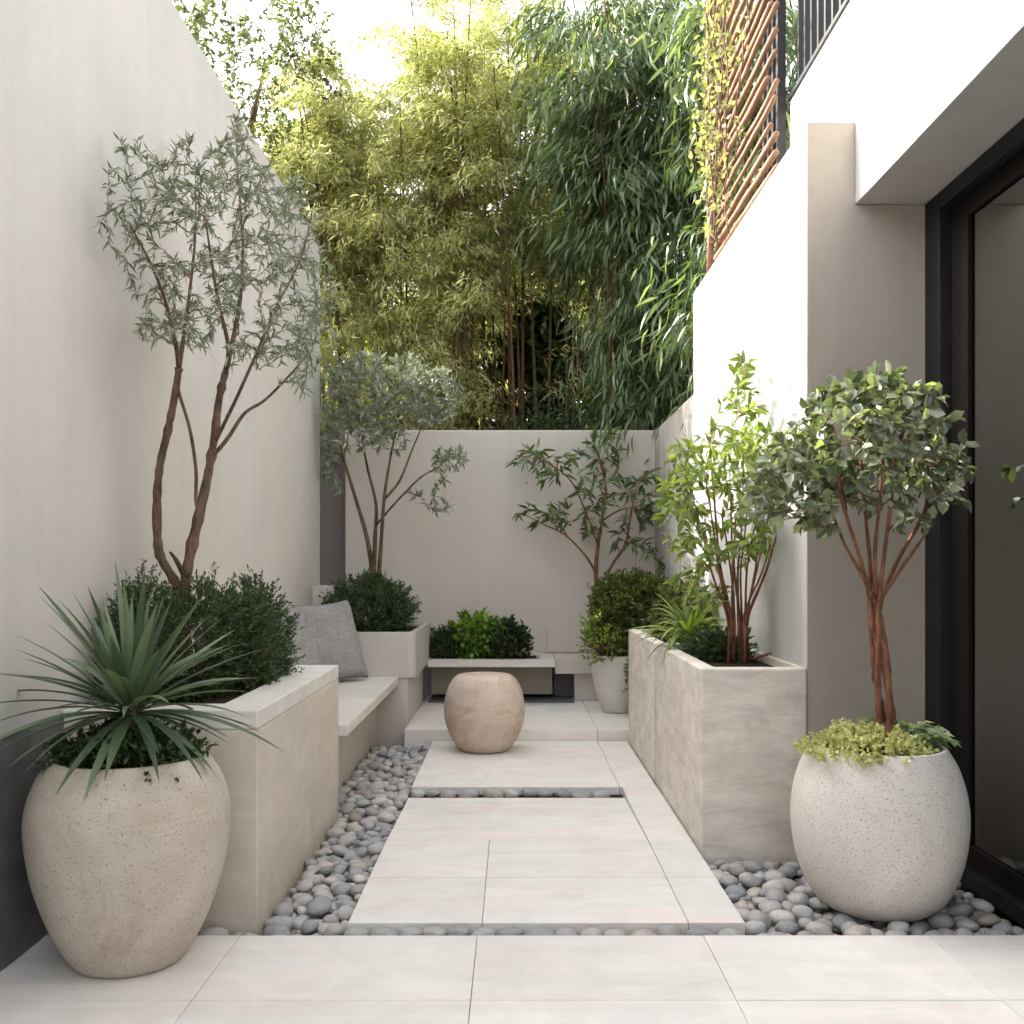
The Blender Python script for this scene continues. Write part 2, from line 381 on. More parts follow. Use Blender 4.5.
def grow(limbs, tips, bend=0.35, upb=0.15, r0=0.006, rt=0.0015, k=0.012, seed=1, wig=0.03):
    """limbs: list of (points, radii). Each tip is joined to its nearest node by a curved twig."""
    r = np.random.default_rng(seed)
    pos = []; tan = []; rad = []
    for pts, rr in limbs:
        for i, p in enumerate(pts):
            t = (pts[min(i + 1, len(pts) - 1)] - pts[max(i - 1, 0)]).normalized()
            if i > len(pts) * 0.3: pos.append(tuple(p)); tan.append(tuple(t)); rad.append(rr[i])
    pos = np.array(pos); tan = np.array(tan); rad = np.array(rad)
    tips = np.asarray(tips); dd = np.array([np.min(np.linalg.norm(pos - q, axis=1)) for q in tips])
    twigs = []
    for q in tips[np.argsort(dd)]:
        d = q - pos; dist = np.linalg.norm(d, axis=1)
        back = np.sum(d * tan, axis=1) / np.maximum(dist, 1e-6)
        i = int(np.argmin(dist * (1.25 - 0.45 * back)))
        p0 = pos[i]; ln = dist[i]
        if ln < 0.02: continue
        c = p0 + tan[i] * ln * bend + np.array([0, 0, upb * ln]) + d[i] * 0.3
        n = 5; path = []
        for j in range(n + 1):
            s = j / n
            w = r.normal(0, wig * ln, 3) if 0 < j < n else 0
            path.append((1 - s) ** 2 * p0 + 2 * s * (1 - s) * c + s * s * q + w)
        path = np.array(path)
        rs = min(rad[i] * 0.75, r0 + k * ln); rr = np.linspace(rs, rt, n + 1)
        twigs.append((path, rr))
        tn = nrm(np.gradient(path, axis=0))
        pos = np.vstack([pos, path[1:]]); tan = np.vstack([tan, tn[1:]]); rad = np.concatenate([rad, rr[1:]])
    return twigs

def twig_leaves(twigs, per_m, spread=0.8, lo=0.25, tipn=2, seed=3, droop=0.0, maxn=None, jit=0.0):
    r = np.random.default_rng(seed); P = []; D = []
    for path, rr in twigs:
        seg = np.linalg.norm(np.diff(path, axis=0), axis=1); ln = seg.sum()
        n = max(2, int(ln * (1 - lo) * per_m)) + tipn
        n = min(n, maxn) if maxn else n
        s = lo + (1 - lo) * r.random(n); s[:tipn] = 1.0
        x = s * (len(path) - 1); i = np.minimum(x.astype(int), len(path) - 2); f = (x - i)[:, None]
        p = path[i] * (1 - f) + path[i + 1] * f; tg = nrm(path[i + 1] - path[i])
        d = nrm(tg + r.normal(0, spread, (n, 3)) + np.array([0, 0, -droop]))
        P.append(p + r.normal(0, jit, (n, 3)) if jit else p); D.append(d)
    return np.vstack(P), np.vstack(D)

def ell_pts(n, c, rad, lo=0.0, r=rng, zmin=None):
    out = []
    c = np.array(c); rad = np.array(rad)
    while len(out) < n:
        q = r.normal(0, 1, 3); q /= np.linalg.norm(q); rr = (lo ** 3 + (1 - lo ** 3) * r.random()) ** (1 / 3)
        p = c + q * rr * rad
        if zmin is not None and p[2] < zmin: continue
        out.append(p)
    return np.array(out)

def clump_filter(P, scale, thr, seed=0):
    keep = [noise.noise(Vector(p * scale) + Vector((seed * 7.1, seed * 3.3, 0))) > thr for p in P]
    return P[np.array(keep)]

def tree_obj(name, label, cat, base, limbs, tips, leafm, barkm, leaf=(0.05, 0.012), per_m=60, tmpl=T_FOLD, spread=0.8, seed=1,
             droop=0.0, lo=0.25, sides=8, group=None, upj=0.7, r0=0.006, k=0.012, trunk_only=None, leafvar=0.35, upb=0.15, wig=0.03, tipn=2, maxn=None):
    root = thing(name, label, cat, base, group)
    mb = MB()
    for pts, rr in limbs: mb.tube(pts, rr, sides)
    tw = grow(limbs, tips, r0=r0, k=k, seed=seed, upb=upb, wig=wig)
    for path, rr in tw: mb.tube(path, rr, 4, cap=False)
    mb.build('trunk', barkm, root, smooth=True)
    P, D = twig_leaves(tw, per_m, spread, lo, seed=seed + 1, droop=droop, tipn=tipn, maxn=maxn)
    r = np.random.default_rng(seed + 5); L = leaf[0] * (1 - leafvar / 2 + leafvar * r.random(len(P)) * 1.3)
    me = leaf_mesh('crown', P, D, L, L * leaf[1] / leaf[0], tmpl, upj, seed)
    link('crown', me, leafm, root)
    return root

def limb(pix, r_a, r_b, n=5, wob=0.0, seed=0):
    """pix: list of (px, py, Y) photo readings turned to world points"""
    pts = catmull([W(*p) for p in pix], n); m = len(pts); rnd = random.Random(seed)
    rr = [r_a + (r_b - r_a) * (i / (m - 1)) for i in range(m)]
    rr = [x * (1 + wob * rnd.uniform(-1, 1.4) + (wob * 2.2 if wob > 0.1 and rnd.random() < 0.13 else 0)) for x in rr]
    return pts, rr

def shrub(name, label, cat, c, rad, leafm, nshoot=400, leaf=(0.018, 0.007), per=14, shoot=0.08, tmpl=T_QUAD, seed=1, group=None,
          lump=0.22, zmin=None, lumpscale=7, outup=0.6, stems=True, parent=None, spread=0.8, barkm=None, lo=0.6):
    r = np.random.default_rng(seed); c = np.array(c, float); rad = np.array(rad, float)
    root = parent or thing(name, label, cat, (c[0], c[1], (zmin if zmin is not None else c[2] - rad[2])), group)
    P = []; D = []
    while len(P) < nshoot:
        q = r.normal(0, 1, 3); q /= np.linalg.norm(q)
        rr = lo + (1 - lo) * r.random() ** 0.6
        s = 1 + lump * noise.noise(Vector(q * 2.3 + seed * 5.1)) * 1.6 + lump * 0.6 * noise.noise(Vector(q * lumpscale + seed))
        p = c + q * rad * rr * s
        if zmin is not None and p[2] < zmin: continue
        d = q / rad * rad.mean() + np.array([0, 0, outup]); d = d / np.linalg.norm(d) + r.normal(0, 0.25, 3)
        P.append(p); D.append(d / np.linalg.norm(d))
    P = np.array(P); D = np.array(D)
    tt = np.tile(np.linspace(0.0, 1, per), len(P)); PP = np.repeat(P, per, 0); DD = np.repeat(D, per, 0)
    LL = shoot * np.repeat(0.6 + 0.8 * r.random(len(P)), per)
    pos = PP + DD * (tt * LL)[:, None]
    dirs = nrm(DD * (0.5 + tt[:, None]) + r.normal(0, spread, pos.shape))
    L = leaf[0] * (0.7 + 0.6 * r.random(len(pos)))
    link('leaves', leaf_mesh('leaves', pos, dirs, L, L * leaf[1] / leaf[0], tmpl, 0.8, seed), leafm, root)
    if stems:
        mb = MB(); b = Vector((c[0], c[1], (zmin if zmin is not None else c[2] - rad[2]) - 0.01))
        for i in range(0, len(P), max(1, len(P) // 70)):
            q = Vector(P[i]); mid = b.lerp(q, 0.5) + Vector((0, 0, 0.03))
            mb.tube([b + (q - b) * 0.05, mid, q + Vector(D[i]) * shoot * 0.8], [0.005, 0.0035, 0.0015], 4, False)
        mb.build('stems', barkm or M['bark_olive'], root)
    return root

# ------------------------------------------------------------------ the setting
XL = -1.60; XR = 1.29; YB = 9.16; YF = 3.397
mb = MB(); mb.v = [(-60, -60, -0.14), (60, -60, -0.14), (60, 60, -0.14), (-60, 60, -0.14)]; mb.f = [(0, 1, 2, 3)]
tag(mb.build('ground', M['ground']), kind='structure')

def slabs(name, cells, z=0.0, th=0.045, gap=0.0016):
    mb = MB()
    for (x0, x1, y0, y1) in cells:
        dz = rng.uniform(-0.0006, 0.0006)
        mb.box(x0 + gap * 0.6, x1 - gap * 0.6, y0 + gap * 1.3, y1 - gap * 1.3, z - th + 0.004, z + dz)
    return tag(mb.build(name, M['paving'], bevel=0.0018), kind='structure')

cols = [XL + 0.0, -0.93, -0.125, 0.642, 1.41, 1.90]; rows = [-6.0, -4.0, -2.0, -1.2, -0.7, -0.2, 0.3, 0.82, 1.34, 1.86, 2.37, 2.887, YF]
slabs('terrace', [(cols[i], cols[i + 1], rows[j], rows[j + 1]) for i in range(len(cols) - 1) for j in range(len(rows) - 1)])
# path: field, raised edge strip and the rear slabs
py = [3.511, 4.03, 4.58, 5.12, 5.53]; xl, xb, xr = -0.585, 0.613, 0.812; xj = -0.112
mb = MB(); g = 0.0016
for (a, b) in ((xl, xj), (xj, xb)):
    for j in (0, 1): mb.box(a + g * .6, b - g * .6, py[j] + g * 1.6, py[j + 1] - g * 1.6, -0.045, 0)
for j in (2, 3):
    b0 = len(mb.v); mb.box(xl + g, xb - g, py[j] + g, py[j + 1] - g, -0.06, 0)
    for i in range(b0, b0 + 8):
        x, y, z = mb.v[i]
        if z > -0.01: mb.v[i] = (x, y, -0.026 * (y - py[2]) / (py[4] - py[2]))
mb.box(xb + g, xr, py[0] + g, py[1] - g, -0.045, 0.001)
mb.box(xb + g, xr, py[1] + g, 5.68, -0.045, 0.0015)
for (a, b) in ((xl, 0.60), (0.60, xr)): mb.box(a + g, b - g, 5.683, 7.18, -0.045, 0)
tag(mb.build('path', M['paving'], bevel=0.0018), kind='structure')
# beds under slabs
mb = MB(); mb.box(XL - 0.1, 1.9, -6, YF - 0.002, -0.13, -0.0415)
mb.box(xl + 0.006, xr - 0.004, py[0] + 0.008, py[4] - 0.006, -0.13, -0.044)
mb.box(xl + 0.006, xr - 0.004, 5.70, 7.19, -0.13, -0.0435)
mb.build('slab_bed', M['joint'])['kind'] = 'structure'
# rear terrace and its step
mb = MB(); zt = 0.08
for (a, b) in ((-0.79, -0.22), (-0.22, 0.60), (0.60, XR - 0.001)):
    for (c, d) in ((7.185, 8.05), (8.05, YB - 0.02)):
        if a > 0.5 and c < 8: mb.box(a + g, b - g, c + 0.02, d - g, -0.1, zt - 0.004)
        else: mb.box(a + g, b - g, c + g, d - g, -0.1, zt)
tag(mb.build('rear_terrace', M['paving'], bevel=0.003), kind='structure')

# ------------------------------------------------------------------ walls
lw = thing('garden_wall', 'tall pale greige plaster wall along the left side, behind the bench', 'wall', (XL, 3, 0))
MB().box(XL - 0.25, XL, -2.2, 8.25, -0.1, 3.90).build('wall_face', M['plaster_left'], lw, bevel=0.006)
mb = MB(); mb.box(XL + 0.001, XL + 0.016, 1.2, 3.268, 0.002, 0.72); mb.box(XL + 0.001, XL + 0.014, 3.272, 3.525, 0.002, 0.72)  # dark grey panels standing along the foot of the left wall
mb.build('wall_panel', M['dark_grey'], lw, bevel=0.002)['label'] = 'dark grey panel low on the wall behind the yucca pot'
bw = thing('garden_wall', 'greige plaster wall closing the far end of the courtyard', 'wall', (0, YB, 0))
MB().box(-1.548, XR + 0.2, YB, YB + 0.22, -0.1, 2.505).build('wall_face', M['plaster_back'], bw, bevel=0.012)
mb = MB(); mb.box(0.302, XR - 0.003, YB - 0.012, YB - 0.001, 0.47, 0.71); mb.box(-0.75, 0.298, YB - 0.009, YB - 0.001, 0.45, 0.705)
mb.build('wall_panel', M['plaster_back'], bw, bevel=0.003)
swr = None
rw = thing('garden_wall', 'wall in the recess behind the left wall end, shade put into its dark colour', 'wall', (-2.1, 9.3, 0))
mb = MB(); mb.box(-3.2, -1.552, 9.30, 9.5, -0.1, 2.50); mb.build('wall_face', M['plaster_recess_shade'], rw, bevel=0.006)
MB().box(-2.3, -2.05, 8.26, 9.29, -0.1, 3.7).build('sun_block_wall', M['plaster_recess_shade'], rw)  # unseen wall added to keep the sun off the rear terrace
mb = MB(); mb.box(-2.04, -1.85, 8.9, 9.297, -0.1, 0.95); mb.build('ledge', M['plaster_recess_shade'], rw)
sw = thing('garden_wall', 'lower weathered wall with dark streaks at the rear right corner', 'wall', (XR, 8.2, 0))
MB().box(XR, XR + 0.2, 7.193, YB - 0.001, -0.1, 2.50).build('wall_face', M['plaster_stained'], sw, bevel=0.012)

# house
XF = 1.505; XD = 1.81; YP = 4.41; ZS = 2.85; ZF = 3.79
house = thing('house', 'white rendered house with deep soffit and dark framed glass door on the right', 'house', (1.8, 2, 0))
MB().box(XR, XF - 0.001, YP + 0.002, 7.19, -0.1, 3.215).build('wall', M['plaster_white'], house, bevel=0.004)['label'] = 'sunlit white side wall behind the raised planter'
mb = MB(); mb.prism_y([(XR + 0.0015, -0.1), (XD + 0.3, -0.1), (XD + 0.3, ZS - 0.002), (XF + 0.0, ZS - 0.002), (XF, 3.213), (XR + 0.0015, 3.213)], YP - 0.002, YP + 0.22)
mb.build('pier', M['plaster_pier_shade'], house, bevel=0.004)['label'] = 'pier beside the glass door, shade put into its taupe colour'
mb = MB(); mb.box(XF, 5.2, -2.2, 5.45, ZS, ZF); mb.build('upper_wall', M['plaster_white'], house, bevel=0.004)['label'] = 'white wall over the door with its shaded soffit'
mb = MB(); mb.box(XF - 0.012, XF + 0.3, -2.2, 5.46, ZF + 0.001, ZF + 0.02); mb.build('coping', M['rail_metal'], house)
mb = MB(); mb.box(2.0, 5.0, YP + 0.0, YP + 0.16, -0.02, ZS - 0.004); mb.build('interior_wall', M['interior'], house)
mb = MB(); mb.box(1.93, 5.0, -2.1, YP - 0.003, -0.1, -0.004); mb.build('interior_floor', M['coping'], house)
mb = MB(); mb.box(5.0, 5.2, -2.2, 5.0, -0.1, 0.7); mb.build('rear_wall', M['interior'], house)  # unseen wall kept low as an opening added to light the interior
door = MB()
door.box(XD, XD + 0.10, 4.255, YP - 0.004, 0.0, ZS - 0.004); door.box(XD, XD + 0.10, -2.1, 4.254, ZS - 0.075, ZS - 0.004)
door.box(XD, XD + 0.10, -2.1, 4.254, -0.03, 0.03)
dfr = door.build('door_frame', M['frame'], house, bevel=0.003)
s = MB(); s.box(XD + 0.05, XD + 0.09, 4.10, 4.253, 0.032, ZS - 0.078); s.box(XD + 0.05, XD + 0.09, 1.5, 4.098, ZS - 0.155, ZS - 0.078)
s.box(XD + 0.05, XD + 0.09, 1.5, 4.098, 0.032, 0.11); s.box(XD + 0.05, XD + 0.09, 1.38, 1.498, 0.032, ZS - 0.078); s.box(XD + 0.05, XD + 0.09, -2.1, 1.378, ZS - 0.155, ZS - 0.078)
o = s.build('sash', M['frame_brown'], house, bevel=0.003)
MB().box(XD + 0.066, XD + 0.073, 1.5, 4.099, 0.111, ZS - 0.156).build('glass_pane', M['glass'], house)
MB().box(XD + 0.066, XD + 0.073, -2.1, 1.379, 0.032, ZS - 0.156).build('glass_pane', M['glass'], house)
shelf = thing('shelf_unit', 'dim shelf unit inside the house behind the glass door', 'shelf', (2.7, 4.3, 0))
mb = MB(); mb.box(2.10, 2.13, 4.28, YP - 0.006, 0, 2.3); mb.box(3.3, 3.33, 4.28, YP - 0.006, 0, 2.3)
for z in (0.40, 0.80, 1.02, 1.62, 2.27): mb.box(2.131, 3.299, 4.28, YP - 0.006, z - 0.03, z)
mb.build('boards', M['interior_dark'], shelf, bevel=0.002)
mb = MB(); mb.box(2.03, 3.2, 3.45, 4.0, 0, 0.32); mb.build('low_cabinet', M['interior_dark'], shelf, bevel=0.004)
vase = MB().lathe([(0.001, 0), (0.05, 0), (0.085, 0.03), (0.10, 0.08), (0.085, 0.13), (0.04, 0.165), (0.032, 0.18), (0.04, 0.195), (0.033, 0.19), (0.03, 0.165)], 32, 2.11, 3.9, 0.321)
tag(vase.build('vase', M['terracotta'], smooth=True), 'small terracotta vase inside on the cabinet behind the glass', 'vase')

# balcony railing
rail = thing('balcony_railing', 'dark metal railing of flat upright bars above the white wall', 'railing', (XF, 4.5, ZF))
ys = np.arange(5.40, 3.0, -0.115)
for y in ys:
    MB().box(XF + 0.03, XF + 0.075, y - 0.012, y + 0.012, ZF + 0.021, 5.0).build('baluster', M['rail_metal'], rail)
for y in (5.50, 5.60, 5.70, 5.80):
    MB().box(XF - 0.06, XF - 0.015, y - 0.02, y + 0.02, 3.216, 5.0).build('baluster', M['rail_metal'], rail)
MB().box(XF + 0.02, XF + 0.085, 3.0, 5.45, 5.001, 5.04).build('handrail', M['rail_metal'], rail)

# timber trellis
tr_ = thing('timber_trellis', 'reddish timber slat screen on top of the white wall', 'trellis', (1.36, 6.3, 3.22))
for (y, x, h) in ((6.86, 1.345, 5.6), (6.78, 1.42, 5.4)):
    pts = [Vector((x + random.uniform(-.01, .01), y + random.uniform(-.008, .008), z)) for z in np.linspace(3.217, h, 9)]
    MB().tube(pts, [0.024] * 9, 8).build('post', M['timber'], tr_, smooth=True)
for i in range(26):
    z = 3.25 + i * 0.092; x = 1.375 + random.uniform(-.012, .012)
    pts = [Vector((x + random.uniform(-.004, .004), y, z + random.uniform(-.006, .006) + 0.01 * math.sin(i + y * 2))) for y in np.linspace(5.35 + random.uniform(-.15, .1), 6.83, 8)]
    MB().tube(pts, [0.017 + random.uniform(-.004, .003)] * 8, 7).build('slat', M['timber'], tr_, smooth=True)

# ------------------------------------------------------------------ planters and benches
def planter(label, x0, x1, y0, y1, z0, z1, body, cop, ch, rim, cat='planter', bev=0.006):
    root = thing('stone_planter', label, cat, ((x0 + x1) / 2, y0, z0))
    mb = MB(); h = z1 - ch - 0.0015 if ch else z1
    t = rim
    if ch:
        mb.box(x0, x1, y0, y1, z0, h); mb.build('body', body, root, bevel=bev)
        # coping ring as one solid with a hole
        ring(cop, root, 'coping', x0, x1, y0, y1, h + 0.001, z1, rim, bev)
    return root

def ring(m, root, name, x0, x1, y0, y1, z0, z1, t, bev, tb=None):
    tb = t if tb is None else tb
    v = []; f = []
    for z in (z0, z1):
        v += [(x0, y0, z), (x1, y0, z), (x1, y1, z), (x0, y1, z), (x0 + tb, y0 + t, z), (x1 - t, y0 + t, z), (x1 - t, y1 - t, z), (x0 + tb, y1 - t, z)]
    for i in range(4):
        j = (i + 1) % 4
        f += [(8 + i, 8 + j, 12 + j, 12 + i), (i, 4 + i, 4 + j, j), (i, j, 8 + j, 8 + i), (4 + j, 4 + i, 12 + i, 12 + j)]
    mb = MB(); mb.v = v; mb.f = f
    return mb.build(name, m, root, bevel=bev)

pl = planter('long tan stone planter against the left wall, with pale coping', XL + 0.002, -0.905, 3.53, 5.16, -0.1, 0.745, M['planter_left'], M['coping'], 0.068, 0.17)
MB().box(XL + 0.17, -1.075, 3.70, 4.99, 0.60, 0.715).build('soil', M['soil'], pl)

bench = thing('stone_bench', 'long pale stone bench slab cantilevered along the left wall', 'bench', (-1.2, 6.3, 0))
MB().box(XL + 0.002, -0.86, 5.163, 7.45, 0.375, 0.432).build('seat', M['coping'], bench, bevel=0.004)
MB().box(XL + 0.002, -1.02, 5.163, 7.45, -0.1, 0.374).build('base', M['planter_far'], bench, bevel=0.003)

# far planter: thick rounded walls over a plinth
def rounded_box(x0, x1, y0, y1, z0, z1, r, hole=None, n=8):
    """footprint with the (x1,y0) and (x1,y1) corners rounded"""
    def loop(x0, x1, y0, y1, r):
        P = [(x0, y1), (x0, y0)]
        for k in range(n + 1):
            a = -math.pi / 2 + (math.pi / 2) * k / n; P.append((x1 - r + r * math.cos(a), y0 + r + r * math.sin(a)))
        for k in range(n + 1):
            a = (math.pi / 2) * k / n; P.append((x1 - r + r * math.cos(a), y1 - r + r * math.sin(a)))
        return P
    A = loop(x0, x1, y0, y1, r); mb = MB(); m = len(A)
    mb.v = [(x, y, z0) for x, y in A] + [(x, y, z1) for x, y in A]
    mb.f = [tuple(reversed(range(m)))] + [(i, (i + 1) % m, m + (i + 1) % m, m + i) for i in range(m)]
    if hole:
        B = loop(x0 + hole, x1 - hole, y0 + hole, y1 - hole, max(r - hole * 0.5, 0.01))
        mb.v += [(x, y, z1) for x, y in B] + [(x, y, z1 - 0.06) for x, y in B]
        mb.f += [(m + i, m + (i + 1) % m, 2 * m + (i + 1) % m, 2 * m + i) for i in range(m)]
        mb.f += [(2 * m + i, 2 * m + (i + 1) % m, 3 * m + (i + 1) % m, 3 * m + i) for i in range(m)]
        mb.f += [tuple(3 * m + i for i in range(m))]
    else: mb.f += [tuple(m + i for i in range(m))]
    return mb
fp = thing('stone_planter', 'rounded greige planter at the far end of the left bench, holding the grey tree', 'planter', (-1.2, 7.5, 0))
MB().box(XL + 0.002, -0.79, 7.455, 8.70, -0.1, 0.42).build('plinth', M['planter_far'], fp, bevel=0.004)
rounded_box(XL + 0.002, -0.735, 7.44, 8.95, 0.423, 0.765, 0.07, 0.045).build('bowl', M['planter_far'], fp, bevel=0.006)
MB().box(XL + 0.05, -0.79, 7.50, 8.89, 0.65, 0.725).build('soil', M['soil'], fp)
MB().box(XL + 0.004, XL + 0.18, 7.9, 8.24, 0.766, 1.10).build('end_block', M['plaster_back'], fp, bevel=0.005)

# bench across the far wall
fb = thing('stone_bench', 'low pale stone slab bench with shrubs against the far wall', 'bench', (-0.2, 8.8, 0.08))
ring(M['coping'], fb, 'seat', -0.733, 0.352, 8.48, YB - 0.014, 0.40, 0.46, 0.13, 0.004, 0.02)
MB().box(-0.70, 0.20, 8.62, YB - 0.03, 0.395, 0.452).build('soil', M['soil'], fb)
MB().box(-0.73, 0.335, 8.80, YB - 0.03, 0.13, 0.392).build('base', M['bench_base_shade'], fb, bevel=0.004)
MB().box(-0.74, 0.52, 8.60, YB - 0.03, 0.082, 0.092).build('foot_plate', M['dark_grey'], fb)
lg = thing('stone_ledge', 'low grey stone ledge in the rear right corner behind the white pot', 'ledge', (0.8, 8.9, 0.08))
MB().box(0.356, 1.285, 8.70, YB - 0.014, 0.32, 0.46).build('top', M['plaster_back'], lg, bevel=0.005)
MB().box(0.53, 1.285, 8.76, YB - 0.02, 0.081, 0.318).build('base', M['plaster_back'], lg, bevel=0.005)
MB().box(0.36, 0.529, 9.0, YB - 0.02, 0.093, 0.318).build('recess_back', M['dark_grey'], lg)  # dark backing, shade of the void put into its colour

# right planter: two blocks
rp = thing('stone_planter', 'tall weathered travertine planter on the right, with a joint in its side', 'planter', (1.05, 4.4, 0))
def rblock(y0, y1, name):
    mb = MB(); x0, x1 = 0.822, XR - 0.002; z1 = 0.805; t = 0.075
    ix0, ix1 = x0 + t, x1 - 0.02
    v = [(x0, y0, -0.1), (x1, y0, -0.1), (x1, y1, -0.1), (x0, y1, -0.1), (x0, y0, z1), (x1, y0, z1), (x1, y1, z1), (x0, y1, z1)]
    a, b = y0 + t, y1 - 0.02
    v += [(ix0, a, z1), (ix1, a, z1), (ix1, b, z1), (ix0, b, z1), (ix0, a, 0.70), (ix1, a, 0.70), (ix1, b, 0.70), (ix0, b, 0.70)]
    f = [(0, 3, 2, 1), (0, 1, 5, 4), (1, 2, 6, 5), (2, 3, 7, 6), (3, 0, 4, 7)]
    for i in range(4):
        j = (i + 1) % 4; f += [(4 + i, 4 + j, 8 + j, 8 + i), (8 + i, 8 + j, 12 + j, 12 + i)]
    f.append((12, 13, 14, 15)); mb.v = v; mb.f = f
    return mb.build(name, M['planter_right'], rp, bevel=0.012, seg=3)
rblock(4.39, 5.785, 'block'); rblock(5.845, 7.18, 'block')
MB().box(0.845, 1.28, 5.76, 5.86, -0.1, 0.775).build('joint', M['joint'], rp)
MB().box(0.90, 1.265, 4.47, 5.775, 0.701, 0.765).build('soil', M['soil'], rp)
MB().box(0.90, 1.265, 5.89, 7.155, 0.701, 0.765).build('soil', M['soil'], rp)

# ------------------------------------------------------------------ pots and ball
def pot(name, label, x, y, z, prof, m, soilr, soilz, seg=96):
    root = thing(name, label, 'pot', (x, y, z))
    pts = catmull([Vector((a, 0, b)) for a, b in prof], 5)
    pr = [(max(p.x, 0.001), p.z) for p in pts]
    o = MB().lathe([(0.001, pr[0][1])] + pr, seg, x, y, z).build('body', m, root, smooth=True)
    mb = MB(); mb.lathe([(0.001, soilz + 0.02), (soilr * 0.6, soilz + 0.012), (soilr, soilz)], 40, x, y, z)
    mb.build('soil', M['soil'], root, smooth=True)
    return root
LP = (-1.225, 3.19)
pot('large_pot', 'big round sandy stone pot at front left, holding the spiky plant', LP[0], LP[1], 0.0,
    [(0.13, 0.0), (0.172, 0.012), (0.234, 0.12), (0.286, 0.27), (0.309, 0.41), (0.306, 0.50), (0.28, 0.58), (0.243, 0.637), (0.228, 0.65), (0.215, 0.64), (0.22, 0.58)], M['pot_sand'], 0.222, 0.60)
RP = (1.372, 3.77)
pot('large_pot', 'speckled pale stone pot at front right, holding the clipped standard tree', RP[0], RP[1], -0.03,
    [(0.14, 0.0), (0.19, 0.008), (0.252, 0.07), (0.30, 0.19), (0.318, 0.32), (0.312, 0.43), (0.285, 0.53), (0.249, 0.597), (0.238, 0.61), (0.225, 0.602), (0.23, 0.54)], M['pot_pale'], 0.232, 0.565)
BP = (0.84, 8.1)
pot('tall_pot', 'smooth off white tapered pot behind the right planter', BP[0], BP[1], 0.08,
    [(0.09, 0.0), (0.12, 0.008), (0.165, 0.12), (0.208, 0.30), (0.218, 0.40), (0.205, 0.455), (0.195, 0.462), (0.185, 0.455), (0.19, 0.40)], M['pot_white'], 0.19, 0.42, 64)
bp = catmull([Vector((a, 0, b)) for a, b in [(0.12, 0.0), (0.17, 0.012), (0.225, 0.085), (0.268, 0.20), (0.275, 0.30), (0.258, 0.40), (0.22, 0.478), (0.19, 0.507), (0.165, 0.517), (0.08, 0.522)]], 5)
prb = [(0.001, 0.0)] + [(p.x, p.z) for p in bp] + [(0.001, 0.523)]
bx, by = -0.202, 6.83
o = MB().lathe(prb, 96, bx, by, 0.001).build('ball_stool', M['ball_stone'], smooth=True)
tag(o, 'round mottled brown stone ball stool on the pale path', 'stool')

# ------------------------------------------------------------------ cushions
def cushion(label, loc, w, h, th, rot, seed):
    n = 26; mb = MB(); vs = {}
    for side in (1, -1):
        for i in range(n + 1):
            for j in range(n + 1):
                u = i / n * 2 - 1; v = j / n * 2 - 1
                pin = 1 - 0.07 * (1 - abs(v) ** 2) * abs(u) ** 3; pin2 = 1 - 0.07 * (1 - abs(u) ** 2) * abs(v) ** 3
                x = u * w / 2 * pin; z = v * h / 2 * pin2
                t = ((1 - u ** 4) * (1 - v ** 4)) ** 0.5 * th / 2
                t *= 1 + 0.35 * noise.noise(Vector((u * 1.8, v * 1.8, seed))) + 0.10 * noise.noise(Vector((u * 5, v * 4, seed + 3)))
                vs[(side, i, j)] = len(mb.v); mb.v.append((x, -side * t, z + h / 2))
        for i in range(n):
            for j in range(n):
                q = (vs[(side, i, j)], vs[(side, i + 1, j)], vs[(side, i + 1, j + 1)], vs[(side, i, j + 1)])
                mb.f.append(q if side == 1 else q[::-1])
    o = mb.build('cushion', M['linen'], smooth=True); o.location = loc; o.rotation_euler = rot
    bm = bmesh.new(); bm.from_mesh(o.data); bmesh.ops.remove_doubles(bm, verts=bm.verts, dist=0.0008); bm.to_mesh(o.data); bm.free()
    o.data.polygons.foreach_set('use_smooth', [True] * len(o.data.polygons))
    return tag(o, label, 'cushion', 'linen cushions on the stone bench')
cushion('grey linen cushion on the bench nearer the far planter, fully seen', (-1.22, 7.06, 0.435), 0.50, 0.60, 0.17, (R(-20), R(-3), R(48)), 1)
cushion('grey linen cushion half hidden by the front left planter', (-1.33, 6.32, 0.435), 0.48, 0.60, 0.15, (R(-19), R(2), R(66)), 4)

# ------------------------------------------------------------------ pebbles
def pebble_mesh(seed):
    bm = bmesh.new(); bmesh.ops.create_icosphere(bm, subdivisions=3, radius=1)
    for v in bm.verts:
        q = v.co.copy(); k = 1 + 0.22 * noise.noise(q * 0.9 + Vector((seed * 3.7, 0, seed))) + 0.06 * noise.noise(q * 2.2 + Vector((seed, 5, 0)))
        v.co = q * k
    me = bpy.data.meshes.new('pebble'); bm.to_mesh(me); bm.free()
    me.materials.append(M['pebble']); me.polygons.foreach_set('use_smooth', [True] * len(me.polygons)); return me
PM = [pebble_mesh(i) for i in range(10)]
areas = [  # x0, x1, y0, y1, label, group, avoid
    (-0.905, -0.585, 3.53, 5.15, 'L'), (-1.02, -0.585, 5.15, 7.18, 'L'), (-1.10, -0.585, 3.40, 3.53, 'L'),
    (-0.585, 0.812, 3.40, 3.508, 'S'), (-0.585, 0.612, 5.535, 5.68, 'B'), (0.812, 1.81, 3.40, 4.385, 'R')]
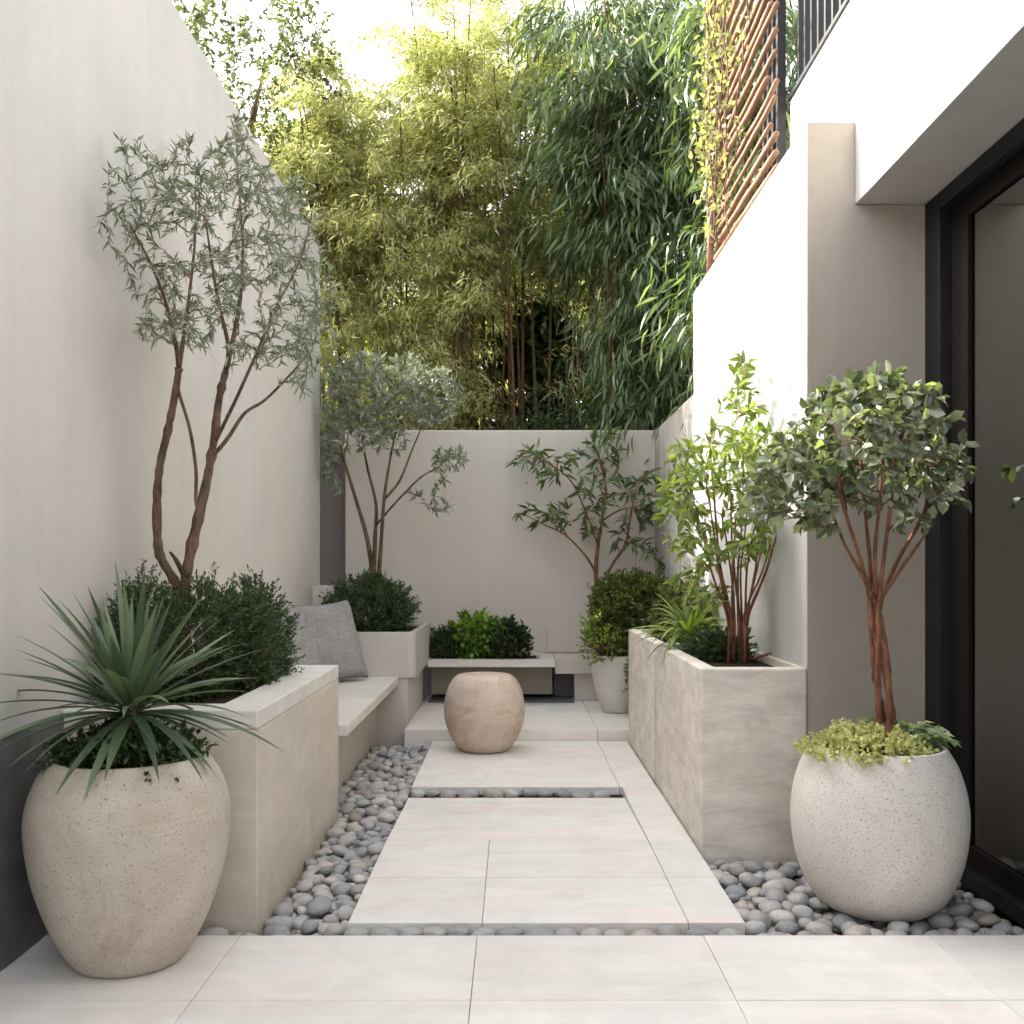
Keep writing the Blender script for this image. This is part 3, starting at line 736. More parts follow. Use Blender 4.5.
def zone(x, y, m=0.0):
    for a in areas:
        if a[0] + (0 if a[4] == 'S' else m * 0.55) <= x <= a[1] - m * 0.55 and a[2] + m * 0.5 <= y <= a[3] - m * 0.5: return a[4]
    # joins between the left areas
    if -0.9 + m * .6 <= x <= -0.585 - m * .6 and 3.40 + m * .5 <= y <= 7.18 - m * .5: return 'L'
    return None
pr = random.Random(11); peb = []; cell = {}
def ok(x, y, r, dens):
    ci, cj = int(x // 0.1), int(y // 0.1)
    for i in range(ci - 1, ci + 2):
        for j in range(cj - 1, cj + 2):
            for (a, b, q) in cell.get((i, j), ()):
                if (a - x) ** 2 + (b - y) ** 2 < (dens * (r + q)) ** 2: return False
    return True
sizes = [0.046] * 350 + [0.039] * 2200 + [0.032] * 8000 + [0.026] * 14000 + [0.020] * 10000
for s0 in sizes:
    x = pr.uniform(-1.15, 1.81); y = pr.uniform(3.4, 7.18); r = s0 * pr.uniform(0.88, 1.1)
    if y > 6 and s0 > 0.045: continue
    zn = zone(x, y, r * 1.5)
    if not zn: continue
    if zn in 'SB' and r > 0.042: r = 0.040
    if (x - RP[0]) ** 2 + (y - RP[1]) ** 2 < 0.19 ** 2: continue
    if ok(x, y, r, 0.86):
        cell.setdefault((int(x // 0.1), int(y // 0.1)), []).append((x, y, r)); peb.append((x, y, r, zn))
def strip(y0s, y1s, x0s, x1s, zn, rmin, rmax):
    x = x0s + 0.01
    while x < x1s - 0.05:
        w = pr.uniform(rmin, rmax); peb.append((x + w, pr.uniform(y0s + w * 1.02, max(y1s - w * 1.02, y0s + w * 1.03)), w, zn)); x += w * pr.uniform(2.0, 2.35)
peb = [p for p in peb if p[3] not in 'SB']
strip(3.40, 3.508, -0.60, 0.812, 'S', 0.034, 0.050)
strip(5.537, 5.678, -0.585, 0.56, 'B', 0.036, 0.060)
peb.sort(key=lambda p: -(p[2] * p[2]) / p[1] ** 2 if not (p[0] < -0.905 and p[1] < 3.5 or (p[0] > 1.1 and p[1] > 4.0)) else 0)
PL = {'L': ('smooth grey river pebble in the bed beside the left planter and bench', 'pebbles in the left bed'),
      'S': ('smooth grey pebble in the narrow strip between terrace and path', 'pebbles in the front strip'),
      'B': ('small grey pebble in the thin slot across the middle of the path', 'pebbles in the middle slot'),
      'R': ('smooth grey pebble in the bed around the speckled right pot', 'pebbles around the right pot')}
def pmat(x, y, r, low=0.0):
    e = pr.uniform(1.0, 1.45); fl = pr.uniform(0.55, 0.78)
    if zone(x, y, 0) in ('S', 'B'): e = min(e, 1.25); rz = pr.uniform(-0.5, 0.5)
    else: rz = pr.uniform(0, math.pi)
    z = -0.083 + r * fl + pr.uniform(0, 0.030) + low
    z = min(z, 0.006 - r * fl * 0.75)
    if zone(x, y, 0) in ('S', 'B') and low == 0: z = 0.004 - r * fl + pr.uniform(-0.006, 0.006)
    return (Vector((x, y, z)), (pr.uniform(-.3, .3), pr.uniform(-.3, .3), rz), (r * math.sqrt(e), r / math.sqrt(e) * 1.05, r * fl))
for k, (x, y, r, zn) in enumerate(peb[:296]):
    loc, rot, scl = pmat(x, y, r)
    o = bpy.data.objects.new('pebble', PM[k % 10]); COL.objects.link(o); o.location = loc; o.rotation_euler = rot; o.scale = scl
    tag(o, PL[zn][0], 'pebble', PL[zn][1])
# the rest and the layer beneath
VV = []; FF = []; base = 0
cache = []
for me in PM:
    bm = bmesh.new(); bmesh.ops.create_icosphere(bm, subdivisions=2, radius=1)
    s = len(cache); 
    for v in bm.verts:
        q = v.co.copy(); v.co = q * (1 + 0.22 * noise.noise(q * 0.9 + Vector((s * 3.7, 0, s))))
    cache.append((np.array([v.co[:] for v in bm.verts]), np.array([[v.index for v in f.verts] for f in bm.faces]))); bm.free()
rest = [(x, y, r, 0.0) for (x, y, r, zn) in peb[296:]]
cnt = 0
while cnt < 1500:
    x = pr.uniform(-1.1, 1.81); y = pr.uniform(3.4, 7.18); r = pr.uniform(0.02, 0.032)
    if zone(x, y, r * 1.3): rest.append((x, y, r, -0.032)); cnt += 1
from mathutils import Euler
for k, (x, y, r, low) in enumerate(rest):
    loc, rot, scl = pmat(x, y, r, low)
    v, f = cache[k % 10]; mtx = np.array((Matrix.Translation(loc) @ Euler(rot).to_matrix().to_4x4() @ Matrix.Diagonal((*scl, 1))))
    VV.append(v @ mtx[:3, :3].T + mtx[:3, 3]); FF.append(f + base); base += len(v)
me = np_mesh('small_pebbles', np.vstack(VV), np.vstack(FF)); me.polygons.foreach_set('use_smooth', [True] * len(me.polygons))
tag(link('small_pebbles', me, M['pebble']), 'smaller grey pebbles filling between the larger ones in the beds', 'pebbles', None, 'stuff')

# ------------------------------------------------------------------ olive tree (front left)
def YL(px, y0): return min(y0, 1.52 * FPX / (CX - px)) if px < CX else y0
def L(pix, a, b, y0, wob=0.08, seed=0, n=5):
    return limb([(x, y, YL(x, y0 + dy)) for x, y, dy in pix], a, b, n, wob, seed)
y0 = 4.15
limbs = [
    L([(186, 700, 0), (184, 620, 0), (176, 585, 0), (163, 562, 0), (158, 545, -.02), (157, 500, -.04), (160, 465, -.05), (168, 430, -.05), (175, 395, -.08), (179, 368, -.1)], .021, .013, y0, .12, 1),
    L([(179, 368, -.1), (175, 340, -.15), (165, 300, -.25), (150, 262, -.35), (130, 225, -.5)], .010, .003, y0, .05, 2),
    L([(179, 368, -.1), (184, 335, 0), (190, 290, .1), (195, 240, .1), (196, 195, .15)], .010, .003, y0, .05, 3),
    L([(184, 700, 0), (184, 600, 0), (189, 560, 0), (198, 520, .02), (207, 480, .05), (214, 440, .1), (219, 400, .1), (226, 370, .12)], .023, .014, y0, .12, 4),
    L([(226, 370, .12), (233, 340, .12), (240, 300, .15), (243, 250, .2), (240, 200, .25), (237, 160, .3)], .012, .003, y0, .05, 5),
    L([(226, 375, .12), (228, 345, -.05), (218, 300, -.15), (210, 250, -.2), (205, 215, -.2)], .010, .003, y0, .05, 6),
    L([(214, 455, .1), (228, 438, .12), (245, 413, .2), (265, 400, .3), (290, 375, .4), (312, 350, .5)], .010, .004, y0, .05, 7),
    L([(216, 440, .1), (226, 420, .0), (238, 395, -.1), (258, 350, -.1), (275, 310, 0), (300, 260, .1), (312, 215, .2)], .009, .003, y0, .05, 8),
    L([(200, 516, .02), (196, 500, .01), (196, 470, -.02), (190, 430, -.03), (180, 396, -.06), (177, 380, -.09)], .008, .006, y0, .05, 9),
    L([(184, 575, 0), (176, 560, -.04), (170, 552, -.06)], .012, .005, y0, .1, 10),
]
tips = []
r = np.random.default_rng(5)
blobs = [(130, 170, 25, 35, 10), (125, 225, 26, 28, 12), (160, 200, 32, 40, 20), (150, 270, 30, 30, 14), (195, 165, 30, 30, 14), (215, 210, 40, 40, 26), (240, 160, 22, 40, 14),
         (262, 205, 35, 45, 24), (290, 220, 30, 50, 22), (300, 290, 38, 40, 26), (250, 280, 45, 45, 36), (200, 300, 40, 45, 26), (165, 320, 25, 30, 12), (315, 340, 22, 35, 14), (270, 345, 35, 25, 14), (225, 345, 25, 20, 8), (237, 125, 8, 14, 4), (155, 335, 18, 12, 5), (300, 385, 15, 12, 3)]
for (bx_, by_, rx, ry, n) in blobs:
    for _ in range(int(n * 2.1)):
        a = r.random() * 2 * math.pi; q = math.sqrt(r.random())
        px = bx_ + rx * q * math.cos(a); pyy = by_ + ry * q * math.sin(a)
        tips.append(tuple(W(px, pyy, YL(px, y0 + r.uniform(-.55, .55)))))
tree_obj('olive_tree', 'tall silvery olive tree with two bare trunks rising from the left planter', 'tree', tuple(W(182, 588, y0)),
         limbs, tips, M['leaf_olive'], M['bark_olive'], (0.037, 0.0070), 145, T_LONG, 0.55, 21, lo=0.1, tipn=1, k=0.010, leafvar=0.6)

# second olive (far planter)
y0 = 8.25
limbs = [
    L([(374, 586, 0), (371, 560, 0), (365, 530, -.05), (356, 500, -.1), (347, 470, -.2), (338, 440, -.3)], .024, .008, y0, .06, 1),
    L([(374, 586, 0), (375, 540, 0), (376, 505, .1), (368, 470, .1), (362, 440, .1)], .020, .007, y0, .06, 2),
    L([(378, 586, 0), (381, 545, 0), (384, 500, -.1), (390, 460, -.15), (396, 430, -.2)], .020, .007, y0, .06, 3),
    L([(376, 525, 0), (398, 500, -.1), (420, 478, -.15), (440, 466, -.2)], .010, .005, y0, .05, 4),
    L([(384, 500, -.1), (400, 480, 0), (412, 450, .1), (425, 420, .1)], .012, .005, y0, .05, 5)]
tips = []
blobs = [(330, 400, 30, 40, 60), (365, 385, 35, 35, 70), (400, 385, 40, 30, 70), (430, 395, 33, 28, 55), (350, 430, 45, 22, 60), (390, 428, 45, 22, 45), (325, 450, 18, 30, 18), (455, 460, 18, 12, 9),
         (432, 505, 14, 12, 5), (440, 470, 15, 14, 7), (360, 365, 25, 12, 24), (335, 480, 8, 15, 5), (425, 375, 28, 14, 26)]
for (bx_, by_, rx, ry, n) in blobs:
    for _ in range(n):
        a = r.random() * 2 * math.pi; q = math.sqrt(r.random())
        px = bx_ + rx * q * math.cos(a); pyy = by_ + ry * q * math.sin(a); yy = y0 + r.uniform(-.45, .5)
        if _ == 0: n_ = 0
        if (CX - px) / FPX * yy > 1.52 and yy < 8.35: yy = max(8.35, yy) if (CX - px) / FPX * 8.35 > 1.3 else yy
        tips.append(tuple(W(px, pyy, yy)))
tree_obj('olive_tree', 'bushy grey green olive tree growing from the far rounded planter', 'tree', tuple(W(374, 586, y0)),
         limbs, tips, M['leaf_olive_far'], M['bark_olive'], (0.06, 0.019), 110, T_QUAD, 0.85, 31, lo=0.15, k=0.010, leafvar=0.6)

# small tree on the far wall, right
y0 = 8.85
def L2(pix, a, b, wob=0.06, seed=0): return limb([(x, y, y0 + dy) for x, y, dy in pix], a, b, 5, wob, seed)
limbs = [
    L2([(598, 650, 0), (597, 600, 0), (596, 570, 0), (598, 545, 0), (602, 520, -.05), (606, 490, -.05), (600, 462, -.1)], .026, .008, .08, 1),
    L2([(597, 575, 0), (585, 555, -.05), (565, 535, -.1), (545, 525, -.15), (525, 515, -.2)], .012, .004, .08, 2),
    L2([(600, 590, 0), (612, 565, -.05), (625, 545, -.05), (630, 520, -.1), (636, 490, -.1), (648, 470, -.15)], .016, .004, .08, 3),
    L2([(598, 545, 0), (585, 510, -.1), (570, 480, -.15), (545, 462, -.2), (515, 455, -.25)], .010, .003, .08, 4),
    L2([(603, 520, -.05), (620, 510, -.15), (640, 505, -.25), (655, 490, -.3)], .009, .003, .08, 5)]
tips = []
for (bx_, by_, rx, ry, n) in [(530, 457, 22, 8, 10), (560, 470, 25, 15, 15), (595, 450, 25, 18, 14), (540, 513, 25, 10, 12), (580, 520, 28, 15, 14), (600, 490, 28, 20, 16), (632, 500, 20, 28, 20), (648, 475, 12, 25, 8), (625, 535, 22, 14, 9), (600, 440, 15, 12, 6), (660, 560, 15, 12, 4)]:
    for _ in range(n):
        a = r.random() * 2 * math.pi; q = math.sqrt(r.random())
        tips.append(tuple(W(bx_ + rx * q * math.cos(a), by_ + ry * q * math.sin(a), y0 + r.uniform(-.35, .2))))
tree_obj('small_tree', 'thin open tree with reddish stems spreading in front of the far wall', 'tree', tuple(W(598, 650, y0)),
         limbs, tips, M['leaf_wall'], M['bark_red'], (0.10, 0.025), 60, T_LONG, 0.6, 41, lo=0.35, k=0.008, leafvar=0.6)

# multi stem shrub in right planter
y0 = 5.05
def L3(pix, a, b, wob=0.06, seed=0, n=5): return limb([(x, y, y0 + dy) for x, y, dy in pix], a, b, n, wob, seed)
limbs = []
rs = random.Random(3)
for i in range(13):
    bxp = 728 + i * 1.8; tx = 690 + i * 8.5 + rs.uniform(-6, 6); ty = rs.uniform(430, 520)
    limbs.append(L3([(bxp, 664, rs.uniform(-.05, .1)), (bxp + rs.uniform(-5, 3), 620, rs.uniform(-.06, .06)), (bxp + (tx - bxp) * .35 + rs.uniform(-3, 3), 570, rs.uniform(-.1, .1)), (tx * .7 + bxp * .3, 520, rs.uniform(-.15, .1)), (tx, ty, rs.uniform(-.25, .1))], rs.uniform(.006, .010), .0025, .1, i))
limbs.append(L3([(752, 660, .0), (765, 655, -.03), (780, 650, -.05), (788, 640, -.05)], .008, .004, .1, 55))
tips = []
for (bx_, by_, rx, ry, n) in [(685, 480, 25, 40, 34), (700, 540, 30, 35, 30), (720, 460, 30, 30, 32), (745, 420, 22, 40, 22), (743, 375, 9, 16, 5), (750, 480, 30, 40, 34), (735, 540, 35, 30, 28), (780, 460, 20, 30, 14), (690, 590, 20, 20, 8), (715, 590, 25, 20, 10), (675, 500, 18, 25, 10), (760, 520, 18, 25, 8)]:
    for _ in range(n):
        a = r.random() * 2 * math.pi; q = math.sqrt(r.random())
        px = bx_ + rx * q * math.cos(a); yy = y0 + r.uniform(-.45, .3); yy = min(yy, 1.26 * FPX / max(px - CX, 1))
        tips.append(tuple(W(px, by_ + ry * q * math.sin(a), yy)))
tree_obj('leafy_shrub', 'tall airy bright green shrub with many thin red stems in the right planter', 'shrub', tuple(W(740, 664, y0)),
         limbs, tips, M['leaf_bright'], M['bark_red'], (0.062, 0.021), 75, T_LONG, 0.8, 51, lo=0.2, k=0.006, r0=0.004, leafvar=0.6, droop=0.25)

# bay standard in right pot
y0 = 3.77
limbs = []
for i in range(4):
    ph = i * math.pi / 2
    tops = [(842, 470), (862, 450), (893, 455), (925, 480)][i]
    pix = []
    for k_, (cx_, cy_, rr_) in enumerate([(886, 742, 11), (885, 710, 10), (881, 670, 9), (878, 640, 8), (875, 605, 8)]):
        a = ph + k_ * 0.55
        pix.append((cx_ + rr_ * math.cos(a) * 0.8, cy_, rr_ * 0.0035 * math.sin(a)))
    mid = (876 + (tops[0] - 876) * .45, 560, [-.06, .05, -.03, .06][i])
    pix += [mid, (tops[0], tops[1] + 30, [-.12, .1, -.05, .12][i]), (tops[0] + (tops[0] - 876) * .1, tops[1] - 20, [-.18, .15, -.1, .18][i])]
    limbs.append(limb([(x, y, y0 + d) for x, y, d in pix], .0125, .005, 5, .16, i))
limbs.append(limb([(878, 610, y0), (862, 575, y0 - .05), (845, 545, y0 - .1), (835, 520, y0 - .15)], .008, .004, 5, .1, 21))
limbs.append(limb([(880, 600, y0), (900, 570, y0 + .02), (918, 545, y0 + .03), (935, 520, y0 + .05)], .009, .004, 5, .1, 22))
limbs.append(limb([(876, 600, y0), (875, 550, y0 - .05), (880, 500, y0 - .1), (882, 450, y0 - .1)], .009, .004, 5, .1, 23))
tips = []
C_ = W(872, 447, y0)
cc = np.array(C_)
for _ in range(430):
    q = r.normal(0, 1, 3); q /= np.linalg.norm(q); rad = 0.45 + 0.55 * r.random() ** 0.5
    p = cc + q * np.array([0.32, 0.32, 0.29]) * rad
    if p[2] < cc[2] - 0.22: continue
    p = cc + (p - cc) * (1 + 0.10 * noise.noise(Vector(p * 5)))
    if noise.noise(Vector(p * 6.5)) < -0.30: continue
    tips.append(tuple(p))
for (bx_, by_, rx, ry, n) in [(795, 480, 42, 38, 62), (765, 495, 22, 28, 26), (950, 480, 20, 28, 20), (820, 515, 22, 18, 14), (915, 520, 18, 12, 6)]:
    for _ in range(n):
        a = r.random() * 2 * math.pi; q = math.sqrt(r.random())
        tips.append(tuple(W(bx_ + rx * q * math.cos(a), by_ + ry * q * math.sin(a), y0 + r.uniform(-.28, .2))))
tree_obj('standard_tree', 'lollipop tree with round glossy crown and twisted red stems in the speckled pot', 'tree', (RP[0], RP[1], 0.55),
         limbs, tips, M['leaf_bay'], M['bark_red'], (0.047, 0.028), 56, T_OVAL, 1.0, 61, lo=0.35, k=0.008, leafvar=0.6, tipn=3)

# ------------------------------------------------------------------ yucca
def blade_plant(name, label, cat, base, specs, m, wid, seed=0, segs=9):
    root = thing(name, label, cat, base); rnd = random.Random(seed); mb = MB()
    for (az, elv, ln, drp) in specs:
        d = Vector((math.cos(az) * math.cos(elv), math.sin(az) * math.cos(elv), math.sin(elv)))
        side = d.cross(Vector((0, 0, 1))); 
        if side.length < .05: side = Vector((1, 0, 0))
        side.normalize(); tw = rnd.uniform(-.5, .5)
        p = Vector(base) + d * 0.012 + side * rnd.uniform(-.012, .012); b = len(mb.v); w0 = wid * rnd.uniform(.8, 1.2)
        for i in range(segs + 1):
            s = i / segs
            wdt = w0 * (0.40 + 1.5 * s if s < .4 else 1 - ((s - .4) / .6) ** 1.6) * (1 if s < 1 else 0) + 0.0006
            nn = side.cross(d).normalized()
            sd = (side * math.cos(tw * s) + nn * math.sin(tw * s))
            n2 = sd.cross(d).normalized()
            mb.v += [tuple(p - sd * wdt / 2 + n2 * wdt * .18), tuple(p), tuple(p + sd * wdt / 2 + n2 * wdt * .18)]
            p = p + d * (ln / segs); d = (d + Vector((0, 0, -drp / segs))).normalized()
        for i in range(segs):
            for k in (0, 1): mb.f.append((b + i * 3 + k, b + i * 3 + k + 1, b + i * 3 + k + 4, b + i * 3 + k + 3))
    mb.build('leaves', m, root, smooth=True)
    return root
specs = []; ry = random.Random(8)
for i in range(92):
    t_ = i / 92; elv = R(80) * (1 - t_) ** 1.1 + R(-22) * t_ ** 1.1 + ry.uniform(-.12, .12)
    specs.append((i * 2.39996 + ry.uniform(-.2, .2), elv, ry.uniform(.36, .50) * (1.0 if t_ < .8 else .8), 0.12 + 0.5 * t_ + ry.uniform(0, .25)))
yb = (LP[0] + 0.01, LP[1] - 0.02, 0.785)
yu = blade_plant('yucca', 'spiky yucca with long dark green blades in the sandy front left pot', 'plant', yb, specs, M['leaf_yucca'], 0.031, 2)
MB().tube([Vector((yb[0], yb[1], 0.60)), Vector((yb[0], yb[1], 0.70)), Vector((yb[0], yb[1], 0.81))], [.03, .032, .02], 10).build('stem', M['bark_olive'], yu)
shrub('ground_cover', 'dark trailing leaves round the rim beneath the yucca', 'plant', (LP[0], LP[1], 0.645), (0.225, 0.225, 0.07), M['leaf_dark'], 800, (0.020, 0.012), 8, 0.035, T_FOLD, 71, zmin=0.60, outup=0.2, stems=True, lo=0.35, lump=0.15)

# ------------------------------------------------------------------ shrubs
SZ = 0.70
shr = [((-1.44, 3.86, 0.86), (0.12, 0.15, 0.31), 'dark upright shrub at the left end of the front left planter', 81),
       ((-1.32, 4.14, 0.88), (0.15, 0.18, 0.29), 'dark shrub behind the yucca tips, left of the olive trunks', 82),
       ((-1.20, 4.36, 0.86), (0.13, 0.17, 0.26), 'dark green shrub in front of the olive trunks in the left planter', 83),
       ((-1.22, 4.72, 0.87), (0.13, 0.17, 0.27), 'rounded dark shrub at the cushion end of the left planter', 84)]
for c, rad, lb, sd in shr:
    shrub('planter_shrub', lb, 'shrub', c, rad, M['leaf_conifer'], 900, (0.019, 0.0075), 16, 0.065, T_QUAD, sd, 'dark shrubs in the front left planter', zmin=SZ, lump=0.3)
shrub('planter_shrub', 'grey green feathery shrub in the far rounded planter below the tree', 'shrub', (-1.14, 7.95, 0.88), (0.29, 0.44, 0.24), M['leaf_conifer'], 2000, (0.026, 0.010), 14, 0.08, T_QUAD, 85, zmin=0.72, lump=0.2)
shrub('low_shrub', 'small dark shrub at the left on the far bench', 'shrub', (-0.60, 8.78, 0.545), (0.13, 0.13, 0.14), M['leaf_dark'], 300, (0.03, 0.015), 9, 0.06, T_QUAD, 86, zmin=0.455, group='shrubs on the far bench')
shrub('low_shrub', 'bright lime green shrub in the middle of the far bench', 'shrub', (-0.33, 8.78, 0.60), (0.19, 0.15, 0.20), M['leaf_lime'], 230, (0.055, 0.040), 6, 0.07, T_FOLD, 87, zmin=0.455, group='shrubs on the far bench')
shrub('low_shrub', 'dark glossy shrub at the right on the far bench', 'shrub', (-0.07, 8.76, 0.57), (0.18, 0.14, 0.15), M['leaf_dark'], 260, (0.048, 0.030), 7, 0.06, T_FOLD, 88, zmin=0.455, group='shrubs on the far bench')
# pot shrub
bs = shrub('box_shrub', 'rounded box shrub spilling over the off white pot', 'shrub', (0.95, 8.1, 0.90), (0.32, 0.32, 0.28), M['leaf_box'], 2600, (0.027, 0.018), 9, 0.05, T_QUAD, 91, zmin=0.50, lump=0.2)
shrub('x', '', '', (0.74, 8.0, 0.70), (0.17, 0.17, 0.21), M['leaf_bright'], 420, (0.026, 0.018), 8, 0.06, T_QUAD, 92, zmin=0.47, parent=bs, lump=0.3)
shrub('x', '', '', (0.98, 7.74, 0.42), (0.07, 0.07, 0.17), M['leaf_box'], 200, (0.026, 0.016), 8, 0.05, T_QUAD, 93, parent=bs, lump=0.3, outup=-0.2, stems=False)
# leafy plants in the right planter
specs = []; ry = random.Random(4)
for i in range(80):
    specs.append((ry.uniform(0, 6.283), R(ry.uniform(25, 80)), ry.uniform(.24, .40), ry.uniform(1.2, 2.4)))
blade_plant('strappy_plant', 'low green plant with arching strap leaves spilling over the right planter edge', 'plant', (0.98, 5.60, 0.80), specs, M['leaf_bright'], 0.030, 5)
shrub('round_shrub', 'mid green shrub behind the strap leaved plant in the right planter', 'shrub', (1.09, 6.45, 0.90), (0.15, 0.22, 0.20), M['leaf_box'], 420, (0.032, 0.018), 8, 0.06, T_FOLD, 94, zmin=0.76)
shrub('low_shrub', 'dark leafy ground plant at the foot of the red stems', 'shrub', (1.08, 5.22, 0.80), (0.13, 0.14, 0.05), M['leaf_dark'], 160, (0.045, 0.018), 7, 0.07, T_FOLD, 95, zmin=0.76)
# underplanting in right pot
shrub('sedum', 'pale yellow green flowering sedum cushion round the foot of the standard tree', 'plant', (RP[0] - 0.07, RP[1] - 0.06, 0.56), (0.19, 0.17, 0.075), M['leaf_flower'], 600, (0.016, 0.013), 9, 0.03, T_FOLD, 96, zmin=0.545, outup=1.0, lump=0.3)
specs = []
rf = random.Random(9); P = []; D = []; Ls = []
fern = thing('leafy_perennial', 'blue green lobed leaves on the right side of the speckled pot', 'plant', (RP[0] + 0.12, RP[1] + 0.02, 0.55)); mb = MB()
for i in range(34):
    az = rf.uniform(-1.6, 2.4); ln = rf.uniform(.11, .20); b = Vector((RP[0] + 0.09, RP[1] + 0.03, 0.56)); d = Vector((math.cos(az) * .75, math.sin(az) * .75, rf.uniform(.35, .9))).normalized(); pts = [b.copy()]
    for k in range(6):
        b = b + d * ln / 6; d = (d + Vector((0, 0, -.16))).normalized(); pts.append(b.copy())
    mb.tube(pts, [.0025] * 7, 4, False)
    for k in range(2, 7):
        for s_ in (-1, 1, 0):
            sd = d.cross(Vector((0, 0, 1))).normalized(); P.append(pts[k][:]); D.append((d * .8 + sd * s_ * .8 + Vector((0, 0, rf.uniform(-.1, .2))))[:]); Ls.append(.055 * (1.2 - abs(k - 4) * .15))
link('leaves', leaf_mesh('leaves', P, D, np.array(Ls), np.array(Ls) * .6, T_FOLD, .25, 3), M['leaf_fern'], fern)
mb.build('stalks', M['leaf_fern'], fern)

# ------------------------------------------------------------------ bamboo
def bamboo(label, culms, leafm, leaf, seed, lean, nb, per, tmpl=T_QUAD, droop=0.6, zlo=0.35, blen=(0.5, 1.0), dens_top=1.0, group=None, spread=0.55, filt=None):
    """culms: list of (x, y, height, leanx, leany)"""
    r = np.random.default_rng(seed); x0 = np.mean([c[0] for c in culms]); y0_ = np.mean([c[1] for c in culms])
    root = thing('bamboo_clump', label, 'bamboo', (x0, y0_, -0.12), group)
    mb = MB(); mt = MB(); P = []; D = []
    for (x, y, h, lx, ly) in culms:
        pts = []
        for i in range(13):
            s = i / 12; pts.append(np.array([x + lx * s ** 2.2, y + ly * s ** 2.2, -0.12 + h * (s - 0.12 * (abs(lx) + abs(ly)) / 2 * s ** 3)]))
        mb.tube([Vector(p) for p in pts], [0.020 * (1 - 0.85 * i / 12) + 0.003 for i in range(13)], 6)
        pts = np.array(pts)
        nodes = [(zlo + (1 - zlo) * r.random() ** 0.85, r.random() * 2 * math.pi) for _ in range(max(4, nb // 9))]
        for _ in range(nb):
            s_, az_ = nodes[_ % len(nodes)]; s = min(1.0, max(zlo * 0.9, s_ + r.normal(0, 0.008))); xi = s * 12; i = min(int(xi), 11); p = pts[i] + (pts[i + 1] - pts[i]) * (xi - i)
            az = az_ + r.normal(0, 0.42); ln = r.uniform(*blen) * (1.15 - 0.5 * s)
            d = np.array([math.cos(az), math.sin(az), r.uniform(0.2, 0.9)]); d /= np.linalg.norm(d)
            q = p.copy(); path = [q.copy()]
            for k in range(6):
                q = q + d * ln / 6; d = d + np.array([0, 0, -droop * 0.33]); d /= np.linalg.norm(d); path.append(q.copy())
            path = np.array(path)
            if filt is not None and not filt(path[-1]): continue
            mt.tube(path[::2], [0.003, 0.0025, 0.002, 0.0015], 3, False)
            nl = per; ss = 0.25 + 0.75 * r.random(nl); xx = ss * 6; ii = np.minimum(xx.astype(int), 5); ff = (xx - ii)[:, None]
            pp = path[ii] * (1 - ff) + path[ii + 1] * ff + r.normal(0, 0.05, (nl, 3)) * leaf[0] / 0.1
            tg = nrm(path[ii + 1] - path[ii])
            P.append(pp); D.append(nrm(tg * 0.7 + r.normal(0, spread, (nl, 3)) + np.array([0, 0, -droop])))
    mb.build('culms', M['culm'], root, smooth=True); mt.build('branches', M['culm'], root)
    P = np.vstack(P); D = np.vstack(D); Lf = leaf[0] * (0.6 + 0.8 * r.random(len(P)))
    link('leaves', leaf_mesh('leaves', P, D, Lf, Lf * leaf[1] / leaf[0], tmpl, 0.8, seed), leafm, root)
    return root

rb = random.Random(12)
VOID2 = lambda p: not (p[0] < 0.72 and p[2] < 3.0) and not (p[0] < 0.5 and p[2] < 3.9)
VOID = lambda p: not (-0.5 < p[0] < 1.0 and p[2] < 4.0 + 0.5 * math.sin(p[0] * 5))
def mk(n, xa, xb_, ya, yb_, ha, hb, lx, ly): return [(rb.uniform(xa, xb_), rb.uniform(ya, yb_), rb.uniform(ha, hb), lx * rb.uniform(.3, 1.5) + rb.uniform(-.3, .3), ly * rb.uniform(.3, 1.4)) for _ in range(n)]
bamboo('yellow green bamboo behind the far wall, left of centre', mk(21, -1.9, -0.7, 10.0, 11.2, 5.6, 7.2, -0.30, -0.35), M['leaf_bamboo'], (0.082, 0.0145), 101, 0, 100, 46, zlo=0.38, blen=(0.5, 1.2))
bamboo('yellow green bamboo behind the middle of the far wall', mk(21, -0.85, 0.1, 9.9, 11.2, 5.8, 7.4, -0.1, -0.4), M['leaf_bamboo'], (0.082, 0.0145), 102, 0, 100, 46, zlo=0.38, blen=(0.5, 1.2), filt=VOID)
bamboo('tall bamboo with pale tops behind the gap in the bamboo, right of centre', mk(13, 0.1, 1.1, 10.4, 11.8, 6.2, 7.8, -0.1, -0.2), M['leaf_bamboo'], (0.092, 0.015), 103, 0, 85, 36, zlo=0.55, blen=(0.5, 1.1), filt=VOID)
bamboo('tall bamboo with large drooping leaves over the right rear corner', mk(15, 0.95, 2.2, 9.45, 10.3, 5.6, 7.4, -0.35, -0.55), M['leaf_bamboo_big'], (0.17, 0.022), 104, 0, 90, 24, tmpl=T_LONG, zlo=0.36, blen=(0.6, 1.25), droop=0.75, spread=0.36, filt=VOID2)
bamboo('dark leaved bamboo behind the right garden wall beside the trellis', mk(10, 1.75, 2.6, 7.6, 9.2, 5.4, 7.2, -0.5, -0.15), M['leaf_bamboo_big'], (0.17, 0.022), 105, 0, 60, 24, tmpl=T_LONG, zlo=0.40, blen=(0.5, 1.0), droop=0.8,
       filt=lambda p: p[0] > 1.0 or p[1] > 9.0)

